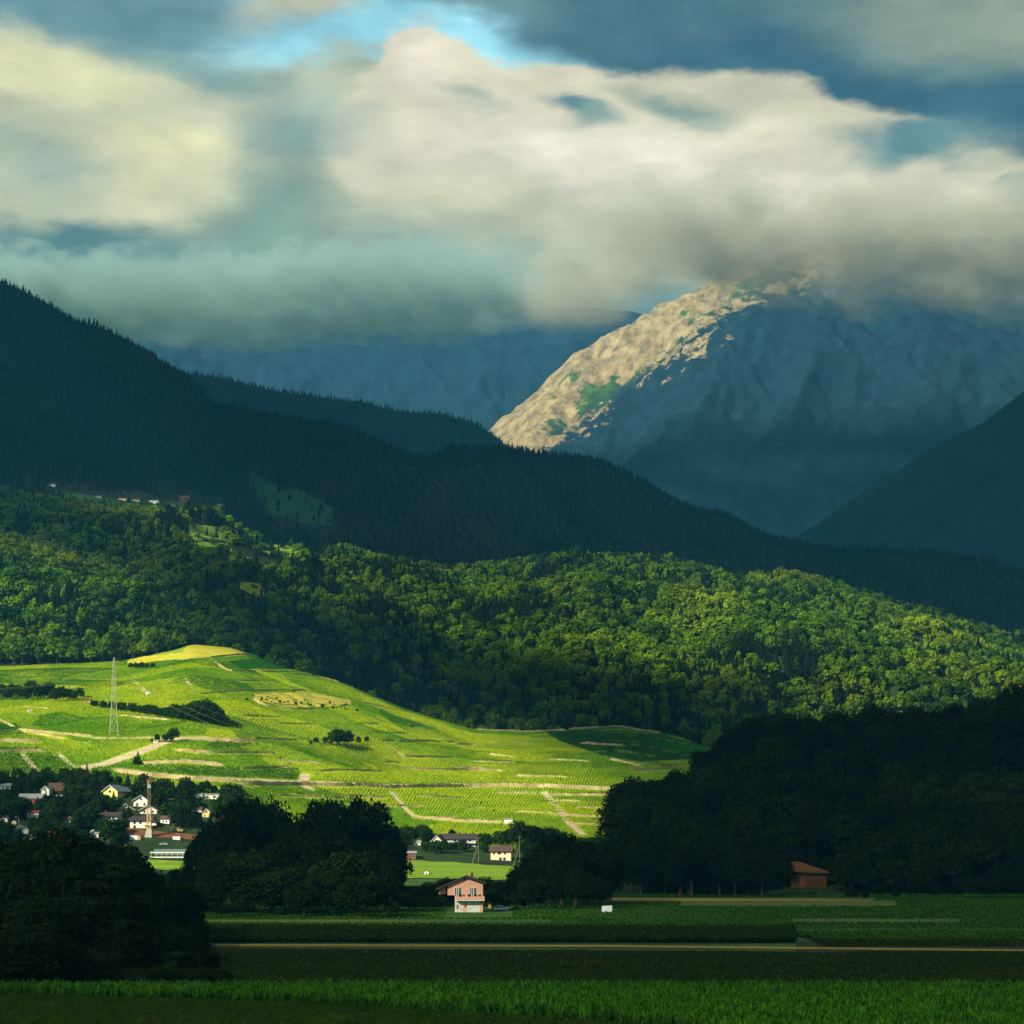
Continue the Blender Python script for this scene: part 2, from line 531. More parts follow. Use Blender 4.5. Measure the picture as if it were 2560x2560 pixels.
# near wooded knoll on the right
UK = np.linspace(1380, 3400, 160)
knoll = Sheet(UK, *hill(UK,
    lambda u: HOR + CAMZ * F / 735.0 + 0 * u + 2, const(735),
    smooth_pl([(1380, 2260), (1500, 2235), (1525, 2110), (1570, 2035), (1640, 2010), (1700, 2010), (1770, 1965), (1850, 1868), (2000, 1850), (2200, 1838), (2400, 1845), (2500, 1815), (2560, 1785), (3400, 1600)], 30),
    const(960), 40, 0.05),
    lambda X, Y, U, V: (fbm(X / 40.0, Y / 40.0, 2, 91) - 0.5) * 5 * np.clip((Y - 750) / 50, 0, 1))

# banks of mist round the summits: u, v, depth, half width / depth / height in metres
MIST_BANKS = ((-80, 745, 7400, 900, 500, 200), (470, 752, 7400, 900, 500, 185), (1000, 722, 7400, 800, 500, 195), (1460, 730, 7000, 300, 380, 160), (1200, 752, 7600, 430, 330, 120),
              (1680, 575, 6900, 480, 420, 210), (1930, 610, 6800, 420, 420, 220), (2230, 600, 6700, 560, 420, 270), (2620, 610, 6700, 560, 420, 300))
# ------------------------------------------------------------------ materials
def material(name):
    m = bpy.data.materials.new(name)
    m.use_nodes = True
    g = NT(m.node_tree)
    out = g.n('ShaderNodeOutputMaterial')
    return m, g, out


def finish(m, g, out, colour, rough=0.9, bump=None, translucent=0.0, spec=0.2, metal=0.0):
    if translucent > 0:
        a = g.n('ShaderNodeBsdfDiffuse'); g.put(a.inputs['Color'], colour)
        b = g.n('ShaderNodeBsdfTranslucent'); g.put(b.inputs['Color'], colour)
        mx = g.n('ShaderNodeMixShader'); mx.inputs[0].default_value = translucent
        g.t.links.new(a.outputs[0], mx.inputs[1]); g.t.links.new(b.outputs[0], mx.inputs[2])
        g.t.links.new(mx.outputs[0], out.inputs['Surface'])
        return m
    p = g.n('ShaderNodeBsdfPrincipled')
    g.put(p.inputs['Base Color'], colour)
    p.inputs['Roughness'].default_value = rough
    p.inputs['Specular IOR Level'].default_value = spec
    p.inputs['Metallic'].default_value = metal
    if bump is not None:
        b = g.n('ShaderNodeBump'); b.inputs['Strength'].default_value = 0.6
        b.inputs['Distance'].default_value = bump[1]
        g.put(b.inputs['Height'], bump[0]); g.t.links.new(b.outputs[0], p.inputs['Normal'])
    g.t.links.new(p.outputs[0], out.inputs['Surface'])
    return m


def plain(name, col, rough=0.8, var=0.15, scale=1.2, spec=0.2, metal=0.0):
    m, g, out = material(name)
    pos = g.n('ShaderNodeTexCoord').outputs['Object']
    n = g.noise(pos, scale, 5, 0.6)
    k = g.ramp(n, 0.25, 0.75, 1 - var, 1 + var, smooth=False)
    c = g.vm('SCALE', tuple(col), scale=k)
    return finish(m, g, out, c, rough, None, 0, spec, metal)


def leaf_material(name, dark, light, warm, translucent=0.25, patch=140.0, leafy=3.0):
    """foliage: every tree has its own tone, stands differ in patches, twigs differ inside one crown"""
    m, g, out = material(name)
    info = g.n('ShaderNodeObjectInfo')
    geo = g.n('ShaderNodeNewGeometry')
    pos = geo.outputs['Position']
    n1 = g.noise(pos, 1.0 / patch, 3, 0.6)
    n2 = g.noise(pos, 1.0 / leafy, 3, 0.7)
    c = g.mix(g.ramp(info.outputs['Random'], 0.0, 1.0, smooth=False), dark, light)
    c = g.mix(g.m('MULTIPLY', g.ramp(n1, 0.48, 0.74), 0.6), c, warm)
    k = g.ramp(n2, 0.3, 0.7, 0.55, 1.4, smooth=False)
    c = g.vm('SCALE', c, scale=k)
    return finish(m, g, out, c, translucent=translucent)


M = {}
M['bark'] = plain('bark', (0.06, 0.045, 0.03), 0.95, 0.4, 2.0)
M['leaf_wood'] = leaf_material('leaf_wood', (0.010, 0.038, 0.003), (0.14, 0.28, 0.005), (0.40, 0.48, 0.005), 0.3)
M['leaf_fir'] = leaf_material('leaf_fir', (0.005, 0.013, 0.006), (0.014, 0.026, 0.009), (0.022, 0.038, 0.009), 0.1)
M['leaf_near'] = leaf_material('leaf_near', (0.006, 0.012, 0.003), (0.014, 0.028, 0.005), (0.026, 0.046, 0.006), 0.15, 60.0, 2.0)
M['leaf_shrub'] = leaf_material('leaf_shrub', (0.010, 0.030, 0.005), (0.022, 0.060, 0.007), (0.04, 0.08, 0.008), 0.2, 40.0, 1.5)


def m_ground():
    m, g, out = material('grassland')
    pos = g.n('ShaderNodeNewGeometry').outputs['Position']
    x, y, z = g.sep(pos)
    st = g.xyz(g.m('MULTIPLY', x, 0.012), g.m('MULTIPLY', y, 0.08), 0.0)
    n1 = g.noise(st, 1.0, 4, 0.6)
    n2 = g.noise(pos, 0.8, 4, 0.7)
    c = g.mix(g.ramp(n1, 0.35, 0.65), (0.022, 0.060, 0.008), (0.055, 0.11, 0.012))
    far = g.ramp(y, 960.0, 1060.0)
    n3 = g.noise(pos, 0.012, 3, 0.6)
    vine = g.mix(g.ramp(n3, 0.35, 0.65), (0.16, 0.30, 0.008), (0.30, 0.38, 0.010))
    c = g.mix(far, c, vine)
    c = g.vm('SCALE', c, scale=g.ramp(n2, 0.25, 0.75, 0.6, 1.35, smooth=False))
    return finish(m, g, out, c, 0.95, (n2, 0.3))


def m_forest_floor(name, a, b, scale=0.02):
    m, g, out = material(name)
    pos = g.n('ShaderNodeNewGeometry').outputs['Position']
    n = g.noise(pos, scale, 5, 0.65)
    n2 = g.noise(pos, scale * 12, 5, 0.7)
    c = g.mix(g.ramp(n, 0.35, 0.65), a, b)
    c = g.vm('SCALE', c, scale=g.ramp(n2, 0.25, 0.75, 0.5, 1.4, smooth=False))
    return finish(m, g, out, c, 0.95, (n2, 1.0 / (scale * 40)))


def m_mountain(name, rocky, rx=None):
    m, g, out = material(name)
    geo = g.n('ShaderNodeNewGeometry')
    pos = geo.outputs['Position']
    x, y, z = g.sep(pos)
    st = g.vm('MULTIPLY', pos, (1.0, 1.0, 0.45))
    n1 = g.noise(st, 0.0022, 7, 0.62, 0.6)
    n2 = g.noise(st, 0.012, 7, 0.7)
    n3 = g.noise(g.vm('MULTIPLY', pos, (1.0, 0.6, 0.5)), 0.022, 6, 0.7)
    wood = g.mix(g.ramp(n2, 0.35, 0.65), (0.003, 0.016, 0.028), (0.007, 0.030, 0.046))  # blue in the slope colour stands in for distance haze
    grass = g.mix(n3, (0.02, 0.05, 0.02), (0.05, 0.08, 0.03))
    rock = g.mix(g.ramp(n3, 0.3, 0.7), (0.12, 0.092, 0.045), (0.40, 0.31, 0.155))
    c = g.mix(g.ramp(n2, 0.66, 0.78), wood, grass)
    if rocky:
        # bare limestone along the crest, most of it on the shoulder that faces the sun
        lift = rx(g, x, y, z)
        k = g.ramp(g.m('ADD', g.m('MULTIPLY', n1, 0.75), g.m('ADD', g.m('MULTIPLY', n2, 0.75), lift)), 0.80, 0.86)
        c = g.mix(g.ramp(lift, 0.0, 0.15), c, g.mix(g.ramp(n3, 0.4, 0.6), grass, (0.05, 0.13, 0.02)))
        c = g.mix(k, c, rock)
    else:
        c = g.mix(g.ramp(g.m('MULTIPLY', n1, g.ramp(n2, 0.5, 0.75)), 0.47, 0.55), c, rock)
    return finish(m, g, out, c, 0.95, (g.m('ADD', n2, g.m('MULTIPLY', n3, 0.4)), 28.0))


def rock_lift(g, x, y, z):
    # distance below the crest line, which climbs to the right (metres)
    crest = g.m('MULTIPLY_ADD', x, 0.86, 2030.0)
    crest = g.m('MINIMUM', crest, 3200.0)
    below = g.m('SUBTRACT', crest, z)
    a = g.ramp(below, 130.0, 760.0, 0.19, -0.15)
    side = g.ramp(x, 1400.0, 2200.0, 0.0, -0.25)
    return g.m('ADD', a, side)


M['ground'] = m_ground()
M['floor_wood'] = m_forest_floor('forest_floor', (0.008, 0.018, 0.004), (0.018, 0.036, 0.006))
M['floor_meadow'] = m_forest_floor('ridge_floor', (0.006, 0.012, 0.006), (0.010, 0.020, 0.008))
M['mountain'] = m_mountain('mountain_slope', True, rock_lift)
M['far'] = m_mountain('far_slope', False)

for sh, nm, mt in ((ground, 'ground', 'ground'), (left_hill, 'wooded_hill_slope', 'floor_wood'), (wood_hill, 'forest_hill_slope', 'floor_wood'),
                   (dark_ridge, 'dark_ridge_slope', 'floor_meadow'), (blue_ridge, 'distant_ridge_slope', 'floor_meadow'),
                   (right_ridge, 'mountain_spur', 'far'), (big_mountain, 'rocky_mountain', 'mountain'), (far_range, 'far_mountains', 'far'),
                   (knoll, 'wooded_knoll_slope', 'floor_wood')):
    o = sh.build(nm, M[mt])
    tag(o, kind='structure')
    sh.obj = o

# ------------------------------------------------------------------ unseen overcast, shaped to place sun and shade on the valley
HC = 3450.0


def inpoly(u, v, poly):
    ins = np.zeros(u.shape, bool)
    n = len(poly)
    for i in range(n):
        x0, y0 = poly[i]; x1, y1 = poly[(i + 1) % n]
        c = ((y0 > v) != (y1 > v)) & (u < (x1 - x0) * (v - y0) / ((y1 - y0) or 1e-9) + x0)
        ins ^= c
    return ins


def shade_plan():
    """how much sun each patch of the country should get, carried up along the sunbeams to the cloud layer"""
    cell = 22.0
    xs = np.arange(-6200, 4200, cell); ys = np.arange(-4900, 7250, cell)
    acc = np.zeros((len(ys), len(xs))); cnt = np.zeros_like(acc)

    minv = {}

    def put(sh, T):
        # only what the camera sees counts; nearer slopes hide the feet of farther ones
        u0 = np.linspace(-220, 2780, 500)
        run = np.minimum.accumulate(sh.v, 0)
        vis = sh.v <= run + 6
        if 'v' in minv: vis &= sh.v < np.interp(sh.us, u0, minv['v'])[None, :] + 12
        last = np.interp(u0, sh.us, run[-1] if sh is not ground else sh.v[:300].min(0))
        if sh is not knoll: minv['v'] = np.minimum(minv.get('v', np.full(500, 9e9)), last)
        k = (HC - sh.Z) / SUN.z
        cx = sh.X + SUN.x * k; cyy = sh.Y + SUN.y * k
        i = ((cyy - ys[0]) / cell).astype(int); j = ((cx - xs[0]) / cell).astype(int)
        ok = (i >= 0) & (i < len(ys)) & (j >= 0) & (j < len(xs)) & (abs(sh.us - 1280)[None, :] < 1500) & vis
        np.add.at(acc, (i[ok], j[ok]), T[ok]); np.add.at(cnt, (i[ok], j[ok]), 1.0)

    U, V = np.broadcast_to(ground.us, ground.v.shape), ground.v
    Y = ground.Y; X = ground.X
    T = np.where(Y < 870, 0.18, 1.0)
    T = np.where((Y < 300), 0.4, T)
    T = np.where((Y > 530) & (Y < 610) & (abs(X + 12) < 42), 1.0, T)  # opening shaped to light the pink house
    T = np.where((Y > 880) & inpoly(U, V, [(-400, 1860), (120, 1900), (180, 1990), (60, 2200), (-400, 2200)]), 0.2, T)
    T = np.where((Y > 880) & inpoly(U, V, [(1290, 1790), (1560, 1790), (1840, 1840), (1840, 1935), (1640, 1922), (1500, 1898), (1360, 1856)]), 0.0, T)
    T = np.where((Y > 880) & (U > 1560) & (V > 1925), 0.15, T)
    T = np.where(Y > 1610, 0.2, T)
    put(ground, T)
    V = left_hill.v; U = np.broadcast_to(left_hill.us, V.shape)
    put(left_hill, np.where(V < 1450, 0.25, 1.0) * np.where(U > 560, 0.2, 1.0))
    V = wood_hill.v; U = np.broadcast_to(wood_hill.us, V.shape)
    T = np.full(V.shape, 0.75)
    T = np.where(inpoly(U, V, [(400, 1560), (620, 1480), (960, 1620), (1300, 1640), (1700, 1700), (2000, 1760), (2100, 1900), (1000, 1900), (400, 1700)]), 0.0, T)
    T = np.where(inpoly(U, V, [(-800, 1100), (440, 1100), (440, 1400), (700, 1560), (500, 1700), (-800, 1700)]), 0.15, T)
    T = np.where(inpoly(U, V, [(440, 1310), (820, 1340), (800, 1400), (520, 1390)]), 1.0, T)
    T = np.where(inpoly(U, V, [(1500, 1540), (2100, 1530), (2700, 1600), (2700, 1800), (2000, 1760), (1500, 1700)]), 1.0, T)
    T = np.where(inpoly(U, V, [(1750, 1420), (2100, 1440), (2600, 1580), (2560, 1640), (2200, 1560)]), 0.45, T)
    put(wood_hill, T)
    V = dark_ridge.v
    put(dark_ridge, np.where((V > 1228) & (V < 1285) & (np.broadcast_to(dark_ridge.us, V.shape) < 600), 0.6, np.where(V > 1200, 0.10, 0.0)))
    put(blue_ridge, np.zeros(blue_ridge.v.shape))
    put(right_ridge, np.zeros(right_ridge.v.shape))
    V = big_mountain.v; U = np.broadcast_to(big_mountain.us, V.shape)
    lit = inpoly(U, V, [(1100, 1120), (1300, 1110), (1560, 1010), (1760, 960), (1950, 900), (2050, 700), (2050, 500), (1100, 500)])
    put(big_mountain, lit * 1.0)
    put(knoll, np.full(knoll.v.shape, 0.02))
    T = np.where(cnt > 0, acc / np.maximum(cnt, 1), np.nan)

    def blur(a, n):
        for _ in range(n):
            a = (np.roll(a, 1, 0) + np.roll(a, -1, 0) + 2 * a) / 4
            a = (np.roll(a, 1, 1) + np.roll(a, -1, 1) + 2 * a) / 4
        return a
    # spread known values into the unknown surroundings
    w = (cnt > 0).astype(float); t = np.where(cnt > 0, T, 0.0)
    k1, k2 = t.copy(), w.copy()
    n1 = blur(k1, 3); n2 = blur(k2, 3)
    near = n1 / np.maximum(n2, 1e-9)
    m1 = blur(n1, 60); m2 = blur(n2, 60)
    wide = np.where(m2 > 1e-4, m1 / np.maximum(m2, 1e-9), 0.1)
    T = np.where(n2 > 0.02, near, wide * 0.8)
    T = np.where(m2 < 0.02, 0.10, T)
    # openings added in the layer so the sun brightens the mist banks
    gx, gyy = np.meshgrid(xs, ys)
    for (u_, v_, Y_, rx, ry, rz) in MIST_BANKS:
        x_, y_, z_ = ray(u_, v_, Y_)
        k_ = (HC - z_) / SUN.z
        d_ = ((gx - x_ - SUN.x * k_) / (rx * 1.1)) ** 2 + ((gyy - y_ - SUN.y * k_) / (ry * 1.2)) ** 2
        T = np.maximum(T, 0.55 * np.clip(1.5 - d_, 0, 1) ** 2)
    return xs, ys, blur(T, 1)


def build_deck():
    xs, ys, T = shade_plan()
    Xg, Yg = np.meshgrid(xs, ys)
    lum = fbm(Xg / 420.0, Yg / 420.0, 4, 101)
    edge = np.minimum.reduce([np.clip((Xg - xs[0]) / 900, 0, 1), np.clip((xs[-1] - Xg) / 900, 0, 1),
                              np.clip((Yg - ys[0]) / 900, 0, 1), np.clip((ys[-1] - 500 - Yg) / 900, 0, 1)])
    T = 1 - (1 - T) * np.clip(edge * 1.6 - 0.5 * lum, 0, 1)
    th = (1 - T)
    # the cloud towers lean along the sunbeams, so one thin spot stays one thin spot
    up = th * (120 + 520 * lum); dn = -th * (20 + 70 * fbm(Xg / 300.0, Yg / 300.0, 3, 105))
    r, c = T.shape
    i = np.arange(r * c).reshape(r, c)
    q = np.stack([i[:-1, :-1], i[:-1, 1:], i[1:, 1:], i[1:, :-1]], -1)
    keep = (T[:-1, :-1] + T[:-1, 1:] + T[1:, 1:] + T[1:, :-1]) / 4 < 0.93
    q = q[keep]
    lean = lambda h: np.stack([Xg + SUN.x / SUN.z * h, Yg + SUN.y / SUN.z * h, HC + h], -1).reshape(-1, 3)
    co = np.concatenate([lean(up), lean(dn)])
    quads = np.concatenate([q, q[:, ::-1] + r * c])
    used = np.zeros(len(co), bool); used[quads.ravel()] = True
    remap = np.cumsum(used) - 1
    co2 = co[used]; quads2 = remap[quads]
    m, g, out = material('cloud')
    at = g.n('ShaderNodeAttribute', attribute_name='thin')
    d = g.n('ShaderNodeBsdfDiffuse'); d.inputs['Color'].default_value = (0.8, 0.82, 0.84, 1)
    tl = g.n('ShaderNodeBsdfTranslucent'); tl.inputs['Color'].default_value = (0.30, 0.34, 0.40, 1)
    a = g.n('ShaderNodeMixShader'); a.inputs[0].default_value = 0.35
    tr = g.n('ShaderNodeBsdfTransparent')
    mx = g.n('ShaderNodeMixShader')
    L = g.t.links
    L.new(d.outputs[0], a.inputs[1]); L.new(tl.outputs[0], a.inputs[2])
    L.new(at.outputs['Fac'], mx.inputs[0]); L.new(a.outputs[0], mx.inputs[1]); L.new(tr.outputs[0], mx.inputs[2])
    L.new(mx.outputs[0], out.inputs['Surface'])
    me = fast_quads('shade_cloud_layer', co2, quads2, m)
    att = me.attributes.new('thin', 'FLOAT', 'POINT')
    Tn = np.sqrt(np.clip(T, 0, 1)).ravel()
    att.data.foreach_set('value', np.concatenate([Tn, Tn])[used].astype(np.float32))
    o = link(bpy.data.objects.new('clouds', me))  # out of view; its gaps are shaped to set the valley's light
    tag(o, 'unseen grey cloud layer overhead, its gaps shaped to place sun and shade', kind='structure')


build_deck()

# ------------------------------------------------------------------ haze
def box_mesh(name, lo, hi, mat=None):
    (x0, y0, z0), (x1, y1, z1) = lo, hi
    v = [(x0, y0, z0), (x1, y0, z0), (x1, y1, z0), (x0, y1, z0), (x0, y0, z1), (x1, y0, z1), (x1, y1, z1), (x0, y1, z1)]
    f = [(0, 3, 2, 1), (4, 5, 6, 7), (0, 1, 5, 4), (1, 2, 6, 5), (2, 3, 7, 6), (3, 0, 4, 7)]
    return mesh_from(name, v, f, [mat] if mat else [])


HAZE_D = 3.7e-5


def build_haze():
    m, g, out = material('haze_air')
    p = g.n('ShaderNodeVolumePrincipled')
    p.inputs['Color'].default_value = (0.11, 0.56, 0.97, 1)
    p.inputs['Density'].default_value = HAZE_D
    p.inputs['Anisotropy'].default_value = 0.0
    g.t.links.new(p.outputs[0], out.inputs['Volume'])
    o = link(bpy.data.objects.new('haze', box_mesh('haze', (-30500, -600, -140), (30500, 13300, 3300), m)))
    tag(o, kind='stuff')


build_haze()
# ------------------------------------------------------------------ trees
def quads_at(c, nrm, size, rng, aspect=0.75):
    """one leafy spray per centre, facing roughly along nrm"""
    n = len(c)
    t = rng.normal(size=(n, 3))
    t -= (t * nrm).sum(1, keepdims=True) * nrm
    t /= np.linalg.norm(t, axis=1, keepdims=True) + 1e-9
    b = np.cross(nrm, t)
    s = np.asarray(size).reshape(-1, 1) * 0.5
    t = t * s; b = b * s * aspect
    co = np.stack([c - t, c - b * 0.9, c + t, c + b], 1).reshape(-1, 3)
    return co, np.arange(4 * n).reshape(n, 4)


def broad_crown(rng, n, leaf, lobes=14, R=1.0, H=1.25, low=0.28, jitter=0.55):
    """unit crown: lobes of leaf sprays round a lumpy body; spans z from low*... to 1"""
    cs = []; ns = []
    # lobe centres on an egg shaped body
    k = np.arange(lobes) + 0.5
    ph = k * 2.39996 + rng.uniform(0, 6)
    zz = 1 - 1.75 * k / lobes
    rr = np.sqrt(np.clip(1 - zz ** 2, 0, 1))
    lc = np.stack([rr * np.cos(ph), rr * np.sin(ph), zz], 1) * rng.uniform(0.55, 0.78, (lobes, 1))
    lc = np.concatenate([lc, [[0, 0, 0.1]]])
    lr = np.concatenate([rng.uniform(0.26, 0.44, lobes), [0.62]])
    w = lr ** 2; w = w / w.sum()
    which = rng.choice(len(lc), n, p=w)
    d = rng.normal(size=(n, 3)); d /= np.linalg.norm(d, axis=1, keepdims=True)
    d[:, 2] = np.where(d[:, 2] < -0.3, -d[:, 2] * 0.4, d[:, 2])
    rad = lr[which] * rng.uniform(0.72, 1.08, n)
    c = lc[which] + d * rad[:, None]
    nr = d + rng.normal(size=(n, 3)) * jitter
    nr /= np.linalg.norm(nr, axis=1, keepdims=True)
    c[:, 2] = c[:, 2] * 0.5 * H * (1 - low) + 0.5 * (1 + low)
    c[:, :2] *= R * 0.5
    return quads_at(c, nr, leaf * rng.uniform(0.6, 1.35, n), rng)


def fir_crown(rng, n, leaf, base=0.16, top=0.34):
    h = 1 - np.sqrt(rng.uniform(0.0, 1, n)) * (1 - base) * 0.995
    ring = np.floor(h * 17 + rng.uniform(-0.25, 0.25, n)) / 17
    h = h * 0.45 + ring * 0.55 + 0.03
    h = np.clip(h, base, 1.0)
    r = (1 - h) / (1 - base) * top * 0.5 + 0.012
    ph = rng.uniform(0, 6.283, n)
    r = r * rng.uniform(0.45, 1.12, n) * (1 + 0.18 * np.sin(ph * 3 + h * 20))
    c = np.stack([r * np.cos(ph), r * np.sin(ph), h - r * 0.22], 1)
    nr = np.stack([np.cos(ph) * 0.8, np.sin(ph) * 0.8, np.full(n, 0.55)], 1) + rng.normal(size=(n, 3)) * 0.35
    nr /= np.linalg.norm(nr, axis=1, keepdims=True)
    return quads_at(c, nr, leaf * rng.uniform(0.6, 1.2, n), rng, 0.55)


def trunk_mesh(name, r=0.022, h=0.75, limbs=5, rng=RNG, bend=0.02):
    """tapered trunk with a few limbs, unit height"""
    verts = []; faces = []

    def tube(pts, rads, seg=6):
        base = len(verts)
        for p, rad in zip(pts, rads):
            for s in range(seg):
                a = 2 * math.pi * s / seg
                verts.append((p[0] + rad * math.cos(a), p[1] + rad * math.sin(a), p[2]))
        for i in range(len(pts) - 1):
            for s in range(seg):
                a = base + i * seg + s; b = base + i * seg + (s + 1) % seg
                faces.append((a, b, b + seg, a + seg))
    zs = [0, 0.03, 0.15, 0.35, 0.55, h]
    pts = [(bend * math.sin(z * 5), bend * math.cos(z * 4) - bend, z) for z in zs]
    tube(pts, [r * 1.6, r * 1.15, r, r * 0.85, r * 0.6, r * 0.2], 7)
    for k in range(limbs):
        z0 = rng.uniform(0.22, 0.6); a = rng.uniform(0, 6.28); L = rng.uniform(0.16, 0.3)
        tube([(0, 0, z0), (L * .5 * math.cos(a), L * .5 * math.sin(a), z0 + L * .35), (L * math.cos(a), L * math.sin(a), z0 + L)],
             [r * .5, r * .35, r * .1], 4)
    return mesh_from(name, verts, faces, [M['bark']])


def crown_mesh(name, co_q, mat):
    return fast_quads(name, co_q[0], co_q[1], mat, smooth=False)


def far_tree(name, kind, seed, n=520):
    """crown and stem in one light mesh for woods that read as a mass"""
    rng = np.random.default_rng(seed)
    if kind == 'fir':
        co, q = fir_crown(rng, n, 0.085)
        mat = M['leaf_fir']
    else:
        slim = seed % 3 == 2
        co, q = broad_crown(rng, n, 0.10 if slim else 0.115, 11, 0.42 if slim else rng.uniform(0.66, 0.95), 1.0, 0.06 if slim else 0.14)
        mat = M['leaf_wood']
    tv = []; tf = []
    for i, (z, r) in enumerate(((0, .02), (.5, .014))):
        for s in range(5):
            a = 2 * math.pi * s / 5
            tv.append((r * math.cos(a), r * math.sin(a), z))
    base = len(co)
    tq = [[base + s, base + (s + 1) % 5, base + 5 + (s + 1) % 5, base + 5 + s] for s in range(5)]
    me = fast_quads(name, np.concatenate([co, tv]), np.concatenate([q, tq]), mat, smooth=False)
    me.materials.append(M['bark'])
    idx = np.zeros(len(me.polygons), np.int32); idx[-5:] = 1
    me.polygons.foreach_set('material_index', idx)
    return me


def scatter_group(name, protos, align=False):
    """geometry nodes: puts one of several meshes on every vertex (attributes pick, size, turn)"""
    t = bpy.data.node_groups.new(name, 'GeometryNodeTree')
    t.interface.new_socket('Geometry', in_out='INPUT', socket_type='NodeSocketGeometry')
    t.interface.new_socket('Geometry', in_out='OUTPUT', socket_type='NodeSocketGeometry')
    N = t.nodes; L = t.links
    gi = N.new('NodeGroupInput'); go = N.new('NodeGroupOutput')
    join = N.new('GeometryNodeJoinGeometry')
    for p in reversed(protos):
        oi = N.new('GeometryNodeObjectInfo'); oi.inputs['Object'].default_value = p
        oi.inputs['As Instance'].default_value = True
        L.new(oi.outputs['Geometry'], join.inputs[0])

    def attr(nm, typ):
        a = N.new('GeometryNodeInputNamedAttribute'); a.data_type = typ; a.inputs['Name'].default_value = nm
        return a.outputs['Attribute']
    iop = N.new('GeometryNodeInstanceOnPoints')
    m2p = N.new('GeometryNodeMeshToPoints')
    L.new(gi.outputs[0], m2p.inputs[0]); L.new(m2p.outputs[0], iop.inputs['Points'])
    L.new(join.outputs[0], iop.inputs['Instance'])
    iop.inputs['Pick Instance'].default_value = True
    L.new(attr('pick', 'INT'), iop.inputs['Instance Index'])
    L.new(attr('size', 'FLOAT_VECTOR'), iop.inputs['Scale'])
    L.new(attr('turn', 'FLOAT_VECTOR'), iop.inputs['Rotation'])
    L.new(iop.outputs[0], go.inputs[0])
    return t


def scatter(name, pts, pick, size, turn, protos):
    me = bpy.data.meshes.new(name)
    me.vertices.add(len(pts)); me.vertices.foreach_set('co', np.asarray(pts, np.float32).ravel())
    a = me.attributes.new('pick', 'INT', 'POINT'); a.data.foreach_set('value', np.asarray(pick, np.int32))
    a = me.attributes.new('size', 'FLOAT_VECTOR', 'POINT'); a.data.foreach_set('vector', np.asarray(size, np.float32).ravel())
    a = me.attributes.new('turn', 'FLOAT_VECTOR', 'POINT'); a.data.foreach_set('vector', np.asarray(turn, np.float32).ravel())
    o = link(bpy.data.objects.new(name, me))
    md = o.modifiers.new('scatter', 'NODES')
    md.node_group = scatter_group(name, protos)
    return o


def proto_obj(me):
    return bpy.data.objects.new(me.name, me)      # a pattern for the instances; never placed in the scene


BROAD = [proto_obj(far_tree('broadleaf_pattern', 'broad', 100 + i)) for i in range(6)]
FIR = [proto_obj(far_tree('fir_pattern', 'fir', 200 + i)) for i in range(3)]


def spread(sheet, y0, y1, spacing, umin, umax, seed, keep=None):
    """jittered grid of points over one slope, in world space"""
    rng = np.random.default_rng(seed)
    xs0 = (umin - 1280) / F * y1; xs1 = (umax - 1280) / F * y1
    gx, gyy = np.meshgrid(np.arange(xs0, xs1, spacing), np.arange(y0, y1, spacing))
    x = gx.ravel() + rng.uniform(-.45, .45, gx.size) * spacing
    y = gyy.ravel() + rng.uniform(-.45, .45, gx.size) * spacing
    u = x / y * F + 1280
    ok = (u > umin) & (u < umax)
    x, y, u = x[ok], y[ok], u[ok]
    z = sheet.z_at(u, y)
    v = HOR - (z - CAMZ) / y * F
    if keep is not None:
        k = keep(u, v, x, y, z)
        x, y, z, u, v = x[k], y[k], z[k], u[k], v[k]
    return x, y, z, u, v


def wood(name, sheet, y0, y1, spacing, umin, umax, seed, height, fir_share, keep=None, label=None):
    x, y, z, u, v = spread(sheet, y0, y1, spacing, umin, umax, seed, keep)
    rng = np.random.default_rng(seed + 1)
    n = len(x)
    stand = fbm(x / 130.0, y / 130.0, 3, seed)
    fir = rng.uniform(size=n) < np.clip(fir_share + (stand - 0.5) * 2.2, 0.02, 1.0)
    pick = np.where(fir, 6 + rng.integers(0, 3, n), rng.integers(0, 6, n))
    h = height * rng.uniform(0.62, 1.2, n) * (0.75 + 0.6 * fbm(x / 60.0, y / 60.0, 2, seed + 9)) * np.where(fir, 1.15, 1.0)
    w = h * np.where(fir, rng.uniform(0.8, 1.1, n), rng.uniform(0.85, 1.25, n))
    size = np.stack([w, w, h], 1)
    turn = np.zeros((n, 3)); turn[:, 2] = rng.uniform(0, 6.28, n)
    o = scatter(name, np.stack([x, y, z - 0.5], 1), pick, size, turn, BROAD + FIR)
    tag(o, kind='stuff')
    print(name, n)
    return o


MEADOWS = [[(445, 1305), (565, 1312), (640, 1335), (810, 1340), (810, 1418), (660, 1425), (560, 1420), (470, 1400)],
           [(600, 1450), (672, 1455), (670, 1530), (600, 1535)]]
RIDGE_MEADOWS = [[(625, 1170), (700, 1215), (760, 1225), (830, 1265), (830, 1340), (700, 1340), (640, 1290)],
                 [(105, 1190), (150, 1205), (270, 1228), (560, 1240), (580, 1300), (300, 1300), (105, 1240)],
                 [(1160, 1300), (1240, 1320), (1280, 1350), (1200, 1350)]]


def outside(polys):
    def f(u, v, x, y, z):
        k = np.ones(len(u), bool)
        for p in polys: k &= ~inpoly(u + 44 * (vnoise(x / 34.0, y / 34.0, 3) - .5), v + 30 * (vnoise(x / 30.0, y / 30.0, 4) - .5), p) | (_hash(x * 7, y * 7, 8) < 0.10)
        return k
    return f


